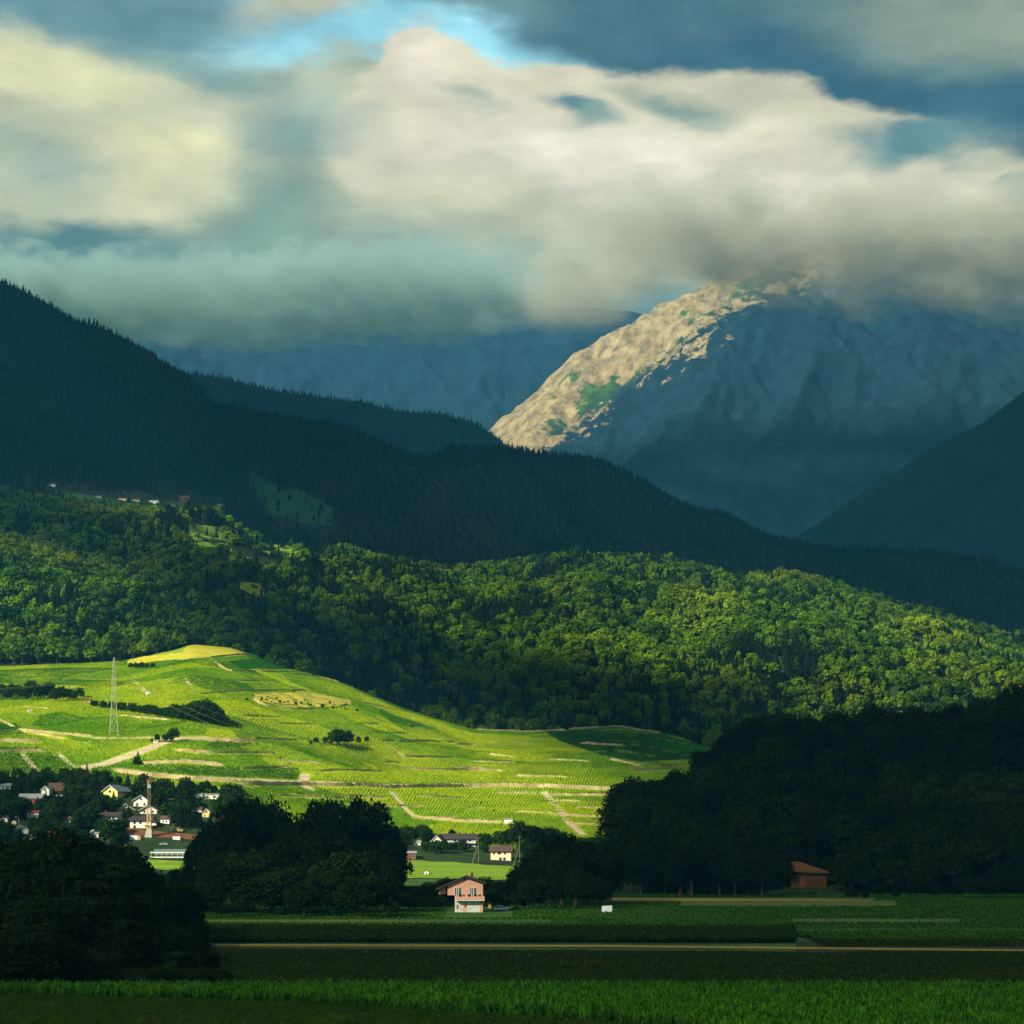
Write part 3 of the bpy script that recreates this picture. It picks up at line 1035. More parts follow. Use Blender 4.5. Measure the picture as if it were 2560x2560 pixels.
wood('forest', wood_hill, 1625, 2600, 8.3, -500, 3000, 501, 16.0, 0.34, outside(MEADOWS))
wood('wood', left_hill, 1592, 2040, 8.5, -500, 640, 511, 18.0, 0.10)
wood('ridge_forest', dark_ridge, 2650, 3950, 8.6, -400, 2900, 521, 10.5, 9.0, outside(RIDGE_MEADOWS))
wood('distant_forest', blue_ridge, 5800, 6420, 12.5, 250, 1500, 531, 15.0, 9.0)
# ------------------------------------------------------------------ mist that hides the summits
def lump(name, c, r, seed, mat, sub=4, amp=0.28):
    bm = bmesh.new()
    bmesh.ops.create_icosphere(bm, subdivisions=sub, radius=1.0)
    for v in bm.verts:
        p = v.co
        n = float(fbm(np.array([p.x * 1.6 + p.z * 1.3 + seed]), np.array([p.y * 1.6 - p.z * 1.1 + seed]), 3, seed)[0])
        k = 1 + amp * (n - 0.5) * 2
        v.co = Vector((p.x * r[0] * k, p.y * r[1] * k, p.z * r[2] * k))
    me = bpy.data.meshes.new(name); bm.to_mesh(me); bm.free()
    me.materials.append(mat); me.shade_smooth()
    o = link(bpy.data.objects.new(name, me))
    o.location = c
    return o


def mist_material(tint, dens):
    """soft edged: dense in the heart of each bank, thin and ragged outside"""
    m, g, out = material('mist_air')
    tc = g.n('ShaderNodeTexCoord')
    # generated coordinates run 0..1 through each bank
    p = g.vm('SCALE', g.vm('SUBTRACT', tc.outputs['Generated'], (0.5, 0.5, 0.5)), scale=2.0)
    r = g.vm('LENGTH', p)
    pos = g.n('ShaderNodeNewGeometry').outputs['Position']
    n = g.noise(g.vm('MULTIPLY', pos, (1.0, 1.0, 1.7)), 0.0055, 4, 0.62)
    k = g.ramp(g.m('ADD', r, g.m('MULTIPLY', g.m('SUBTRACT', n, 0.5), 2.3)), 1.0, 0.30)
    pv = g.n('ShaderNodeVolumePrincipled')
    pv.inputs['Color'].default_value = (*tint, 1)
    pv.inputs['Anisotropy'].default_value = -0.35
    g.put(pv.inputs['Density'], g.m('MULTIPLY', k, dens))
    g.t.links.new(pv.outputs[0], out.inputs['Volume'])
    return m


MIST_WARM = mist_material((1.0, 0.985, 0.84), 0.0048)
MIST_COOL = mist_material((0.76, 0.95, 0.90), 0.0062)
for k, (u, v, Y, rx, ry, rz) in enumerate(MIST_BANKS):
    o = lump('mist', ray(u, v, Y), (rx, ry, rz), 300 + k, MIST_COOL if u < 1250 else MIST_WARM, 3, 0.05)
    tag(o, kind='stuff')


# ------------------------------------------------------------------ draped patches, walls and tracks
def poly_hits(points, step=6.0, sheet=ground):
    """world points along a picture polyline, one about every few reference pixels"""
    out = []
    for (u0, v0), (u1, v1) in zip(points[:-1], points[1:]):
        n = max(1, int(math.hypot(u1 - u0, v1 - v0) / step))
        for i in range(n):
            t = i / n
            out.append(hit(sheet, u0 + (u1 - u0) * t, v0 + (v1 - v0) * t))
    out.append(hit(sheet, *points[-1]))
    return out


def patch(name, top, bottom, mat, lift=0.12, step=5.0, rows=None, sheet=ground, kind='structure', ragged=0.0):
    """a field draped on the ground between an upper and a lower edge (picture polylines running left to right)"""
    u0 = max(top[0][0], bottom[0][0]); u1 = min(top[-1][0], bottom[-1][0])
    us = np.arange(u0, u1 + 0.1, step) if u1 - u0 > step else np.array([u0, u1])
    jt = lambda u, s_: 7.0 * ragged * (float(fbm(np.array([u / 22.0]), np.array([s_]), 3, 17)[0]) - 0.5)
    ft0, fb0 = pl(top), pl(bottom)
    ft = lambda u: ft0(u) + jt(u, 1.5); fb = lambda u: fb0(u) + jt(u, 8.5)
    rows = rows or 8
    co = []
    for u in us:
        a = hit(sheet, u, float(fb(u))); b = hit(sheet, u, float(ft(u)))
        for k in range(rows + 1):
            y = a.y + (b.y - a.y) * k / rows
            co.append(((u - 1280) / F * y, y))
    co = np.array(co)
    uu = np.repeat(us, rows + 1)
    z = sheet.z_at(uu, co[:, 1]) + lift
    r, c = len(us), rows + 1
    i = np.arange(r * c).reshape(r, c)
    q = np.stack([i[:-1, :-1], i[1:, :-1], i[1:, 1:], i[:-1, 1:]], -1).reshape(-1, 4)
    o = link(bpy.data.objects.new(name, fast_quads(name, np.column_stack([co, z]), q, mat)))
    tag(o, kind=kind)
    return o


def smooth_path(pts, n=2):
    for _ in range(n):
        pts = [pts[0]] + [(pts[i - 1] + pts[i] * 2 + pts[i + 1]) / 4 for i in range(1, len(pts) - 1)] + [pts[-1]]
    return pts


def ribbon(name, points, width, mat, lift=0.15, step=6.0):
    pts = smooth_path(poly_hits(points, step), 3)
    v = []; f = []
    for i, p in enumerate(pts):
        a = pts[max(0, i - 1)]; b = pts[min(len(pts) - 1, i + 1)]
        d = Vector((b.x - a.x, b.y - a.y, 0))
        d = d.normalized() if d.length > 1e-6 else Vector((1, 0, 0))
        n = Vector((-d.y, d.x, 0))
        for s in (-1, 1):
            q = p + n * (s * width / 2)
            z = float(ground.z_at(1280 + q.x / q.y * F, q.y)[0]) + lift
            v.append((q.x, q.y, z))
            v.append((q.x, q.y, z - 1.2))
        if i:
            k = 4 * i
            f += [(k - 4, k, k + 2, k - 2), (k - 3, k - 4, k, k + 1)[::-1], (k - 2, k - 1, k + 3, k + 2)[::-1]]
    o = link(bpy.data.objects.new(name, mesh_from(name, v, f, [mat])))
    return o


def wall(points, h, label, group='dry stone terrace walls in the vineyard', thick=0.5, mat='wall_stone', step=6.0, seed=0):
    """a dry stone wall that steps along the slope, with uneven top and leaning face"""
    rng = np.random.default_rng(int(points[0][0] * 7 + points[0][1]) + seed)
    pts = smooth_path(poly_hits(points, step), 2)
    fine = []
    for a, b in zip(pts[:-1], pts[1:]):
        n = max(1, int((b - a).length / 2.2))
        fine += [a + (b - a) * (k / n) for k in range(n)]
    fine.append(pts[-1])
    v = []; f = []
    for i, p in enumerate(fine):
        hh = h * rng.uniform(0.72, 1.1)
        if i in (0, len(fine) - 1): hh *= 0.5
        dy = rng.uniform(-.12, .12)
        v += [(p.x, p.y - thick / 2 - 0.15 + dy, p.z - 0.8), (p.x, p.y - thick / 2 + dy, p.z + hh), (p.x, p.y + thick / 2 + dy, p.z + hh), (p.x, p.y + thick / 2, p.z - 0.8)]
        if i:
            k = 4 * i
            for j in range(3): f.append((k - 4 + j, k + j, k + j + 1, k - 4 + j + 1)[::-1])
    f += [(0, 1, 2, 3), tuple(len(v) - 4 + j for j in (3, 2, 1, 0))]
    o = link(bpy.data.objects.new('stone_wall', mesh_from('stone_wall', v, f, [M[mat]])))
    tag(o, label, 'wall', group)
    return o


def m_stone():
    m, g, out = material('wall_stone')
    pos = g.n('ShaderNodeNewGeometry').outputs['Position']
    n1 = g.noise(pos, 0.12, 4, 0.7); n2 = g.noise(pos, 1.4, 5, 0.75)
    c = g.mix(g.ramp(n1, 0.3, 0.7), (0.30, 0.21, 0.09), (0.60, 0.47, 0.25))
    c = g.vm('SCALE', c, scale=g.ramp(n2, 0.3, 0.7, 0.45, 1.3, smooth=False))
    return finish(m, g, out, c, 0.95)


def m_field(name, a, b, sx=0.02, sy=0.3, var=0.45):
    m, g, out = material(name)
    pos = g.n('ShaderNodeNewGeometry').outputs['Position']
    st = g.vm('MULTIPLY', pos, (sx, sy, 0.3))
    n1 = g.noise(st, 1.0, 4, 0.6); n2 = g.noise(pos, 1.1, 5, 0.75)
    c = g.mix(g.ramp(n1, 0.35, 0.65), a, b)
    c = g.vm('SCALE', c, scale=g.ramp(n2, 0.25, 0.75, 1 - var, 1 + var, smooth=False))
    return finish(m, g, out, c, 0.95, (n2, 0.25))


M['wall_stone'] = m_stone()
M['track'] = m_field('track_gravel', (0.38, 0.30, 0.16), (0.52, 0.43, 0.25), 0.1, 0.1, 0.3)
M['dirt'] = m_field('dirt_track', (0.26, 0.17, 0.02), (0.38, 0.26, 0.03), 0.05, 0.4, 0.3)
M['concrete_pale'] = plain('concrete_pale', (0.55, 0.55, 0.50), 0.8, 0.15, 0.3)
M['hay'] = m_field('yellow_meadow', (0.34, 0.34, 0.012), (0.52, 0.45, 0.025), 0.05, 0.12, 0.4)
M['dry'] = m_field('dry_meadow', (0.16, 0.26, 0.01), (0.62, 0.44, 0.05), 0.09, 0.16, 0.4)
M['f_dark'] = m_field('dark_crop_soil', (0.008, 0.014, 0.004), (0.024, 0.032, 0.007))
M['f_olive'] = m_field('olive_field', (0.07, 0.085, 0.008), (0.13, 0.14, 0.010))
M['f_green'] = m_field('green_field', (0.022, 0.07, 0.008), (0.045, 0.13, 0.012))
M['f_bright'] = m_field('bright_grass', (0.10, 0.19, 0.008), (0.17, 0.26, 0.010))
M['f_brown'] = m_field('olive_brown_field', (0.014, 0.026, 0.004), (0.028, 0.040, 0.006))
M['f_meadow'] = m_field('hill_meadow', (0.10, 0.20, 0.012), (0.19, 0.28, 0.012), 0.02, 0.02, 0.25)
M['f_meadow2'] = m_field('ridge_meadow', (0.012, 0.045, 0.009), (0.022, 0.075, 0.012), 0.02, 0.02, 0.25)

# fields on the valley floor, far ones first
patch('green_field', [(520, 2226), (2600, 2226)], [(520, 2322), (2600, 2334)], M['f_green'], 0.04, 40, 20)
patch('olive_field', [(1515, 2190), (1700, 2190)], [(1515, 2207), (1700, 2207)], M['f_olive'], 0.16, 20)
patch('grass_strip', [(1940, 2214), (2260, 2216)], [(1940, 2222), (2260, 2224)], M['f_olive'], 0.16, 20)
patch('dirt_track', [(1500, 2246), (1760, 2247), (2190, 2250)], [(1500, 2253), (1760, 2253), (2190, 2252)], M['dirt'], 0.12, 20)
patch('grass_strip', [(1700, 2254), (2240, 2254)], [(1700, 2263), (1960, 2268), (2240, 2272)], M['f_olive'], 0.10, 20)
patch('olive_field', [(520, 2300), (900, 2300), (1400, 2310)], [(520, 2307), (900, 2310), (1400, 2312)], M['f_olive'], 0.10, 20)
patch('dry_field', [(1980, 2298), (2140, 2298), (2400, 2304)], [(1980, 2303), (2140, 2310), (2400, 2307)], M['f_olive'], 0.10, 20)
patch('grass_strip', [(2010, 2343), (2600, 2346)], [(2010, 2354), (2600, 2362)], M['f_green'], 0.12, 30)
patch('brown_field', [(1990, 2356), (2600, 2364)], [(1990, 2392), (2600, 2412)], M['f_brown'], 0.06, 30)
patch('dark_field', [(500, 2368), (2000, 2380), (2600, 2412)], [(500, 2484), (2600, 2484)], M['f_dark'], 0.05, 40, 20)
patch('olive_field', [(545, 2372), (1800, 2382), (2100, 2394)], [(545, 2410), (1400, 2412), (2100, 2402)], M['f_olive'], 0.10, 30)
patch('dirt_track', [(540, 2362), (1500, 2364), (2600, 2376)], [(540, 2367), (1500, 2369), (2600, 2380)], M['dirt'], 0.15, 30)
patch('green_field', [(-40, 2482), (2600, 2484)], [(-40, 2640), (2600, 2640)], M['f_green'], 0.05, 60, 14)
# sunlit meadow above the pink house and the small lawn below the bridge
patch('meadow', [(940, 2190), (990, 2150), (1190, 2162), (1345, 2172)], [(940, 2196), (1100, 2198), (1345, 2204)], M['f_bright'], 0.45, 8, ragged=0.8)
M['f_yard'] = m_field('garden_ground', (0.008, 0.022, 0.004), (0.018, 0.045, 0.006), 0.06, 0.06)
patch('village_lawn', [(-60, 1944), (180, 1944), (330, 1968), (560, 1994), (640, 2052)], [(-60, 2205), (300, 2200), (640, 2200)], M['f_yard'], 0.35, 8, 30)
patch('village_lawn', [(950, 2112), (1080, 2104), (1240, 2122), (1520, 2134)], [(950, 2147), (1190, 2160), (1520, 2176)], M['f_yard'], 0.3, 8, 12)
patch('lawn', [(370, 2152), (500, 2160)], [(370, 2176), (500, 2184)], M['f_bright'], 0.8, 8)
# meadows among the woods
patch('hill_meadow', [(440, 1312), (565, 1318), (640, 1340), (800, 1346)], [(440, 1350), (560, 1392), (660, 1398), (800, 1400)], M['f_meadow'], 0.6, 6, 12, wood_hill, ragged=1.2)
patch('hill_meadow', [(600, 1455), (670, 1462)], [(600, 1492), (670, 1496)], M['hay'], 0.6, 6, 8, wood_hill, ragged=1.5)
patch('ridge_meadow', [(625, 1180), (700, 1222), (760, 1232), (830, 1270)], [(625, 1210), (680, 1290), (760, 1312), (830, 1316)], M['f_meadow2'], 0.6, 6, 12, dark_ridge, ragged=2.0)
patch('ridge_meadow', [(120, 1222), (300, 1255), (580, 1262)], [(120, 1262), (300, 1290), (580, 1300)], M['f_meadow2'], 0.6, 6, 12, dark_ridge, ragged=2.0)
patch('shade_plot_ground', [(1340, 1816), (1420, 1832), (1654, 1836), (1780, 1872)], [(1340, 1822), (1400, 1854), (1500, 1888), (1600, 1904), (1780, 1896)], M['f_yard'], 0.25, 6)  # ground darkened to stand for cloud shade on this tip
# yellow grassland on top of the vineyard hill and the dry slope below
patch('yellow_meadow', [(318, 1650), (400, 1638), (455, 1634), (470, 1612), (560, 1616), (612, 1632), (650, 1640)],
      [(318, 1664), (382, 1656), (455, 1652), (530, 1646), (612, 1640), (650, 1641)], M['hay'], 0.5, 4, 10, ragged=1.0)
patch('dry_meadow', [(634, 1736), (760, 1730), (880, 1752)], [(634, 1752), (760, 1772), (880, 1764)], M['dry'], 0.5, 4, 10, ragged=2.2)

# ------------------------------------------------------------------ vineyard
rngv = np.random.default_rng(77)


def vine_mesh(seed, n=11):
    rng = np.random.default_rng(seed)
    c = np.stack([rng.uniform(-.62, .62, n), rng.normal(0, .17, n), rng.uniform(.35, 1.25, n)], 1)
    d = np.stack([rng.normal(0, .3, n), rng.normal(0, .7, n), rng.uniform(0.1, 1.1, n)], 1)
    d /= np.linalg.norm(d, axis=1, keepdims=True)
    co, q = quads_at(c, d, rng.uniform(.5, .85, n), rng)
    return fast_quads('vine_pattern', co, q, M['leaf_vine'], smooth=False)


def m_vine():
    m, g, out = material('leaf_vine')
    info = g.n('ShaderNodeObjectInfo')
    pos = g.n('ShaderNodeNewGeometry').outputs['Position']
    vor = g.n('ShaderNodeTexVoronoi'); vor.inputs['Scale'].default_value = 1.0
    g.put(vor.inputs['Vector'], g.vm('MULTIPLY', g.vm('ADD', pos, g.vm('SCALE', g.noise(pos, 0.02, 2, 0.5, out='Color'), scale=30.0)), (0.013, 0.021, 0.0)))
    cell = g.sep(vor.outputs['Color'])[0]
    c = g.mix(g.ramp(cell, 0.1, 0.9, smooth=False), (0.14, 0.34, 0.005), (0.46, 0.56, 0.006))
    c = g.mix(g.ramp(g.sep(vor.outputs['Color'])[1], 0.66, 0.70), c, (0.06, 0.21, 0.005))
    c = g.mix(g.ramp(g.noise(pos, 0.008, 4, 0.6), 0.45, 0.7), c, (0.50, 0.58, 0.008))
    c = g.vm('SCALE', c, scale=g.ramp(info.outputs['Random'], 0, 1, 0.7, 1.25, smooth=False))
    return finish(m, g, out, c, translucent=0.3)


M['leaf_vine'] = m_vine()
VINES = [proto_obj(vine_mesh(900 + i)) for i in range(3)]
M['leaf_vine_shade'] = leaf_material('leaf_vine_shade', (0.014, 0.10, 0.006), (0.04, 0.19, 0.010), (0.05, 0.18, 0.008), 0.25, 60.0, 2.0)  # darker copy of the vine leaf; cloud shade put into its colour
VINES_SHADE = []
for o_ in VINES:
    me_ = o_.data.copy(); me_.materials.clear(); me_.materials.append(M['leaf_vine_shade']); VINES_SHADE.append(proto_obj(me_))
SHADE_PLOTS = [[(1330, 1812), (1420, 1828), (1654, 1830), (1800, 1870), (1775, 1900), (1600, 1908), (1500, 1890), (1400, 1856)],
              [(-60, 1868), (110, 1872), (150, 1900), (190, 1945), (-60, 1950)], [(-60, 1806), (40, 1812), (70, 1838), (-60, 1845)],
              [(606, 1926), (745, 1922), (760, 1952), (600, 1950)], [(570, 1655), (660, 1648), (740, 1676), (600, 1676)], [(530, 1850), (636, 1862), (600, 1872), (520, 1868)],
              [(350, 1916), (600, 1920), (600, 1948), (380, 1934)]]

# every plot has its own row direction; no vines on walls, tracks, meadows or under the trees
LINES = [  # terrace walls: points, height
    ([(382, 1655), (455, 1650), (526, 1645)], 1.0), ([(526, 1645), (601, 1638), (647, 1638)], 1.8), ([(526, 1650), (573, 1680), (660, 1680), (745, 1683)], 1.6),
    ([(727, 1687), (852, 1698)], 2.0), ([(503, 1736), (582, 1729), (764, 1727)], 1.4), ([(633, 1750), (666, 1767), (736, 1774), (820, 1774)], 1.6),
    ([(0, 1801), (47, 1825), (140, 1834), (233, 1843)], 1.4), ([(0, 1853), (98, 1855)], 2.0), ([(0, 1880), (107, 1878)], 1.8),
    ([(522, 1853), (638, 1856)], 3.2), ([(638, 1848), (745, 1853)], 1.8), ([(442, 1876), (522, 1883), (685, 1883)], 1.6),
    ([(349, 1911), (466, 1906), (559, 1916)], 2.2), ([(606, 1923), (722, 1918)], 1.6), ([(289, 1930), (373, 1941), (489, 1951), (596, 1955)], 2.8),
    ([(596, 1964), (745, 1964), (885, 1966)], 3.6), ([(885, 1964), (971, 1971), (1162, 1969)], 2.8), ([(1162, 1969), (1266, 1967), (1359, 1969)], 3.4),
    ([(1359, 1968), (1440, 1972), (1540, 1977)], 2.8), ([(1240, 1983), (1343, 1984)], 1.4), ([(997, 1856), (1090, 1855)], 2.2), ([(1136, 1863), (1183, 1863)], 1.8),
    ([(1012, 1893), (1136, 1896)], 1.8), ([(1007, 1923), (1120, 1926), (1255, 1928)], 1.8), ([(893, 1811), (945, 1811)], 1.6), ([(1025, 1818), (1054, 1818)], 3.0),
    ([(1183, 1826), (1297, 1830), (1415, 1828)], 2.2), ([(1421, 1822), (1550, 1819), (1592, 1827), (1654, 1835)], 2.4), ([(1450, 1860), (1566, 1868)], 2.2),
    ([(1525, 1899), (1597, 1915), (1716, 1913)], 1.6), ([(1576, 1930), (1690, 1922)], 2.0), ([(1224, 1886), (1287, 1894)], 1.2), ([(1375, 1899), (1473, 1904)], 1.2),
    ([(991, 2016), (1059, 2015)], 1.4), ([(1033, 2044), (1157, 2055), (1255, 2057)], 1.8), ([(1162, 2021), (1214, 2022)], 1.2), ([(1385, 2003), (1452, 2005)], 1.4),
    ([(1074, 1856), (1136, 1856)], 1.6), ([(955, 1853), (986, 1853)], 1.4), ([(1136, 1921), (1214, 1925)], 1.8), ([(800, 1929), (852, 1926)], 1.4),
    ([(1090, 2045), (1131, 2042)], 1.4), ([(1385, 2038), (1514, 2044)], 1.4), ([(1369, 1988), (1535, 1990)], 1.6), ([(1224, 1856), (1317, 1857)], 1.2),
    ([(560, 1700), (700, 1706)], 1.0), ([(900, 1756), (1010, 1780)], 1.2), ([(930, 1832), (1040, 1836)], 1.2), ([(1180, 1905), (1290, 1909)], 1.2),
    ([(700, 1810), (790, 1812)], 1.2), ([(610, 1790), (700, 1794)], 1.0), ([(250, 1700), (330, 1704)], 1.0), ([(90, 1718), (190, 1722)], 1.0),
    ([(1290, 1940), (1420, 1944)], 1.2), ([(960, 1905), (1000, 1908)], 1.2), ([(1050, 1990), (1150, 1996)], 1.2), ([(860, 1990), (960, 1994)], 1.2),
    ([(1440, 2020), (1510, 2022)], 1.2), ([(300, 1790), (420, 1800)], 1.0), ([(60, 1830), (160, 1846)], 1.0), ([(700, 1902), (800, 1908)], 1.2),
    ([(60, 1768), (120, 1772)], 1.0), ([(790, 1862), (900, 1868)], 1.2), ([(830, 1925), (960, 1930)], 1.2), ([(700, 1990), (860, 1996)], 1.2),
    ([(1290, 2030), (1380, 2033)], 1.2), ([(1420, 2060), (1500, 2062)], 1.2), ([(870, 2012), (980, 2016)], 1.1)]
TRACKS = [  # gravel ways: points, width
    ([(196, 1938), (210, 1918), (261, 1911), (321, 1890), (373, 1871), (419, 1853), (447, 1848), (526, 1847)], 8.5, 'curved pale vineyard road climbing from the village'),
    ([(233, 1846), (300, 1846), (405, 1846)], 3.5, 'narrow sandy way below the lattice pylon'),
    ([(56, 1885), (95, 1932)], 3.0, 'steep short path down the shaded plots at the left edge'),
    ([(144, 1883), (186, 1918)], 2.5, 'steep path left of the curved pale road'),
    ([(1359, 1980), (1400, 2026), (1421, 2057), (1457, 2088)], 4.5, 'diagonal earth track right of the white vineyard hut'),
    ([(976, 1980), (1033, 2042)], 3.0, 'slanting earth track below the long pale wall'),
    ([(320, 1692), (366, 1732)], 3.5, 'diagonal pinkish path to the round white hut'),
    ([(463, 1700), (494, 1735)], 2.5, 'faint diagonal path right of the round white hut'),
    ([(975, 1866), (1012, 1893)], 2.5, 'short slanting track beside the big round tree'),
    ([(1150, 1830), (1183, 1863)], 2.5, 'short slanting track under the wood edge'),
    ([(765, 1935), (755, 1960), (775, 1975)], 6.0, 'pale fork of the track above the long wall'),
    ([(289, 1924), (373, 1935), (489, 1945), (596, 1949), (760, 1957), (971, 1964), (1162, 1962), (1359, 1962), (1540, 1970)], 5.0, 'long level road along the vineyard terrace')]
NO_VINES = [[(318, 1650), (470, 1605), (650, 1630), (650, 1640), (530, 1646), (382, 1656), (318, 1672)], [(634, 1736), (760, 1728), (880, 1750), (880, 1770), (740, 1772), (634, 1752)]]


def vineyard():
    us = 1280
    polys = NO_VINES
    keep_pts = []
    plots = []
    x, y, z, u, v = [], [], [], [], []
    rng = rngv
    # rows along the contour with a gentle wave, rows up the slope inside some plots
    X0, X1 = -520.0, 190.0
    ys = np.arange(985, 1604, 1.9)
    xs = np.arange(X0, X1, 1.15)
    gx, gyy = np.meshgrid(xs, ys)
    a = np.stack([gx.ravel(), gyy.ravel() + 5 * np.sin(gx.ravel() / 60.0)], 1)
    xs2 = np.arange(X0, X1, 1.9); ys2 = np.arange(985, 1604, 1.15)
    gx, gyy = np.meshgrid(xs2, ys2)
    b = np.stack([gx.ravel() + 0.12 * (gyy.ravel() - 1300), gyy.ravel()], 1)
    sel = lambda p: vnoise(p[:, 0] / 75.0 + 4.2, p[:, 1] / 60.0, 5) > 0.52
    pts = np.concatenate([a[sel(a)], b[~sel(b)]])
    ang = np.concatenate([np.zeros(sel(a).sum()), np.full((~sel(b)).sum(), math.pi / 2)])
    pts += rng.uniform(-.15, .15, pts.shape)
    u = pts[:, 0] / pts[:, 1] * F + 1280
    z = ground.z_at(u, pts[:, 1])
    v = HOR - (z - CAMZ) / pts[:, 1] * F
    k = (u > -60) & (u < 1790) & ~((v > 2104) & (u > 940) & (u < 1540) & (v > np.interp(u, [950, 1080, 1240, 1520], [2112, 2104, 2122, 2134]))) & (v < np.interp(u, [-60, 180, 330, 500, 700, 900, 1000, 1790], [1940, 1940, 1966, 2000, 2060, 2110, 2130, 2150]))
    for p in polys: k &= ~inpoly(u, v, p)
    # clear the tracks
    for pp, w, _ in TRACKS:
        for q in poly_hits(pp, 8):
            near = (abs(pts[:, 0] - q.x) < w / 2 + 0.6) & (abs(pts[:, 1] - q.y) < w / 2 + 0.6)
            k &= ~near
    for pp, h_ in LINES:
        for q in poly_hits(pp, 6):
            k &= ~((abs(pts[:, 0] - q.x) < 1.6) & (pts[:, 1] < q.y + 1.0) & (pts[:, 1] > q.y - 3.2))
    pts, ang, z = pts[k], ang[k], z[k]
    u = u[k]; v = v[k]
    n = len(pts)
    # missing plants
    m = rng.uniform(size=n) > 0.06
    pts, ang, z = pts[m], ang[m], z[m]; u = u[m]; v = v[m]; n = len(pts)
    size = rng.uniform(.85, 1.2, (n, 1)) * np.array([[1.0, 1.0, 1.0]])
    turn = np.zeros((n, 3)); turn[:, 2] = ang + rng.normal(0, .08, n)
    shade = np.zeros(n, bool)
    for p in SHADE_PLOTS: shade |= inpoly(u, v, p)
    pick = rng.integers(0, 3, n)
    for nm, sel_, pro in (('vines', ~shade, VINES), ('shade_vines', shade, VINES_SHADE)):
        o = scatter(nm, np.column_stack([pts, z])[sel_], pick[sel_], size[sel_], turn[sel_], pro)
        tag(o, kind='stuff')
    print('vines', n)


vineyard()
WL = ['low', 'long', 'broken', 'short', 'level', 'weathered']
for k, (pp, h) in enumerate(LINES):
    u = sum(p[0] for p in pp) / len(pp); v = sum(p[1] for p in pp) / len(pp)
    L = pp[-1][0] - pp[0][0]
    where = ('beside the lattice pylon' if u < 330 and v < 1860 else 'above the shaded plots at the left edge' if u < 330 else
             'below the yellow meadow on the hilltop' if v < 1700 else 'around the dry yellow slope' if v < 1780 else
             'along the level vineyard road' if 1940 < v < 1990 else 'inside the bend of the curved road' if u < 760 and v < 1935 else
             'under the dark wood edge' if v < 1835 and u > 1100 else 'at the shaded right tip of the vineyard' if u > 1430 and v < 1940 else
             'in the lowest plots above the village' if v > 1990 else 'in the middle of the bright vineyard slope')
    size = 'long' if L > 180 else 'middling' if L > 100 else 'short'
    tall = 'tall ' if h > 2.4 else 'low ' if h < 1.5 else ''
    wall(pp, min(h, 2.7) * 0.95, f'{size} {tall}pale stone terrace wall {where}')
for pp, w, lab in TRACKS:
    o = ribbon('vineyard_track', pp, w, M['track'])
    tag(o, kind='structure')

# ------------------------------------------------------------------ crops on the valley floor
def blade_mesh(name, seed, n, h, spreadr, w, mat, droop=0.5):
    """a tuft of arching blades, each of two quads"""
    rng = np.random.default_rng(seed)
    co = []; q = []
    for i in range(n):
        a = rng.uniform(0, 6.28); z0 = rng.uniform(0.0, 0.62) * h
        L = rng.uniform(.6, 1.0) * spreadr
        d = np.array([math.cos(a), math.sin(a), 0]); s = np.array([-math.sin(a), math.cos(a), 0]) * w / 2
        up = rng.uniform(.3, .5) * h
        p0 = d * 0.03 + [0, 0, z0]; p1 = d * L * .5 + [0, 0, z0 + up]; p2 = d * L + [0, 0, z0 + up * (1 - droop)]
        b = len(co)
        co += [p0 - s * .6, p0 + s * .6, p1 - s, p1 + s, p2 - s * .15, p2 + s * .15]
        q += [[b, b + 1, b + 3, b + 2], [b + 2, b + 3, b + 5, b + 4]]
    return fast_quads(name, np.array(co), np.array(q), mat, smooth=False)


M['leaf_maize'] = leaf_material('leaf_maize', (0.010, 0.055, 0.004), (0.06, 0.22, 0.012), (0.08, 0.20, 0.010), 0.3, 7.0, 1.0)
M['leaf_grass'] = leaf_material('leaf_grass', (0.016, 0.042, 0.004), (0.036, 0.080, 0.006), (0.055, 0.080, 0.006), 0.3, 10.0, 1.0)
M['leaf_beet'] = leaf_material('leaf_beet', (0.014, 0.032, 0.005), (0.030, 0.060, 0.009), (0.045, 0.060, 0.008), 0.2, 25.0, 2.0)
M['leaf_field'] = leaf_material('leaf_field', (0.024, 0.085, 0.008), (0.05, 0.15, 0.012), (0.08, 0.16, 0.012), 0.2, 25.0, 2.0)
MAIZE = [proto_obj(blade_mesh('maize_pattern', 40 + i, 12, 1.75, 0.62, 0.13, M['leaf_maize'])) for i in range(4)]
TUFT = [proto_obj(blade_mesh('grass_pattern', 50 + i, 16, 0.55, 0.5, 0.10, M['leaf_grass'])) for i in range(3)]
BEET = [proto_obj(blade_mesh('beet_pattern', 60 + i, 10, 0.5, 0.75, 0.30, M['leaf_beet'])) for i in range(3)]
LOWC = [proto_obj(blade_mesh('crop_pattern', 70 + i, 10, 0.6, 0.9, 0.35, M['leaf_field'])) for i in range(3)]


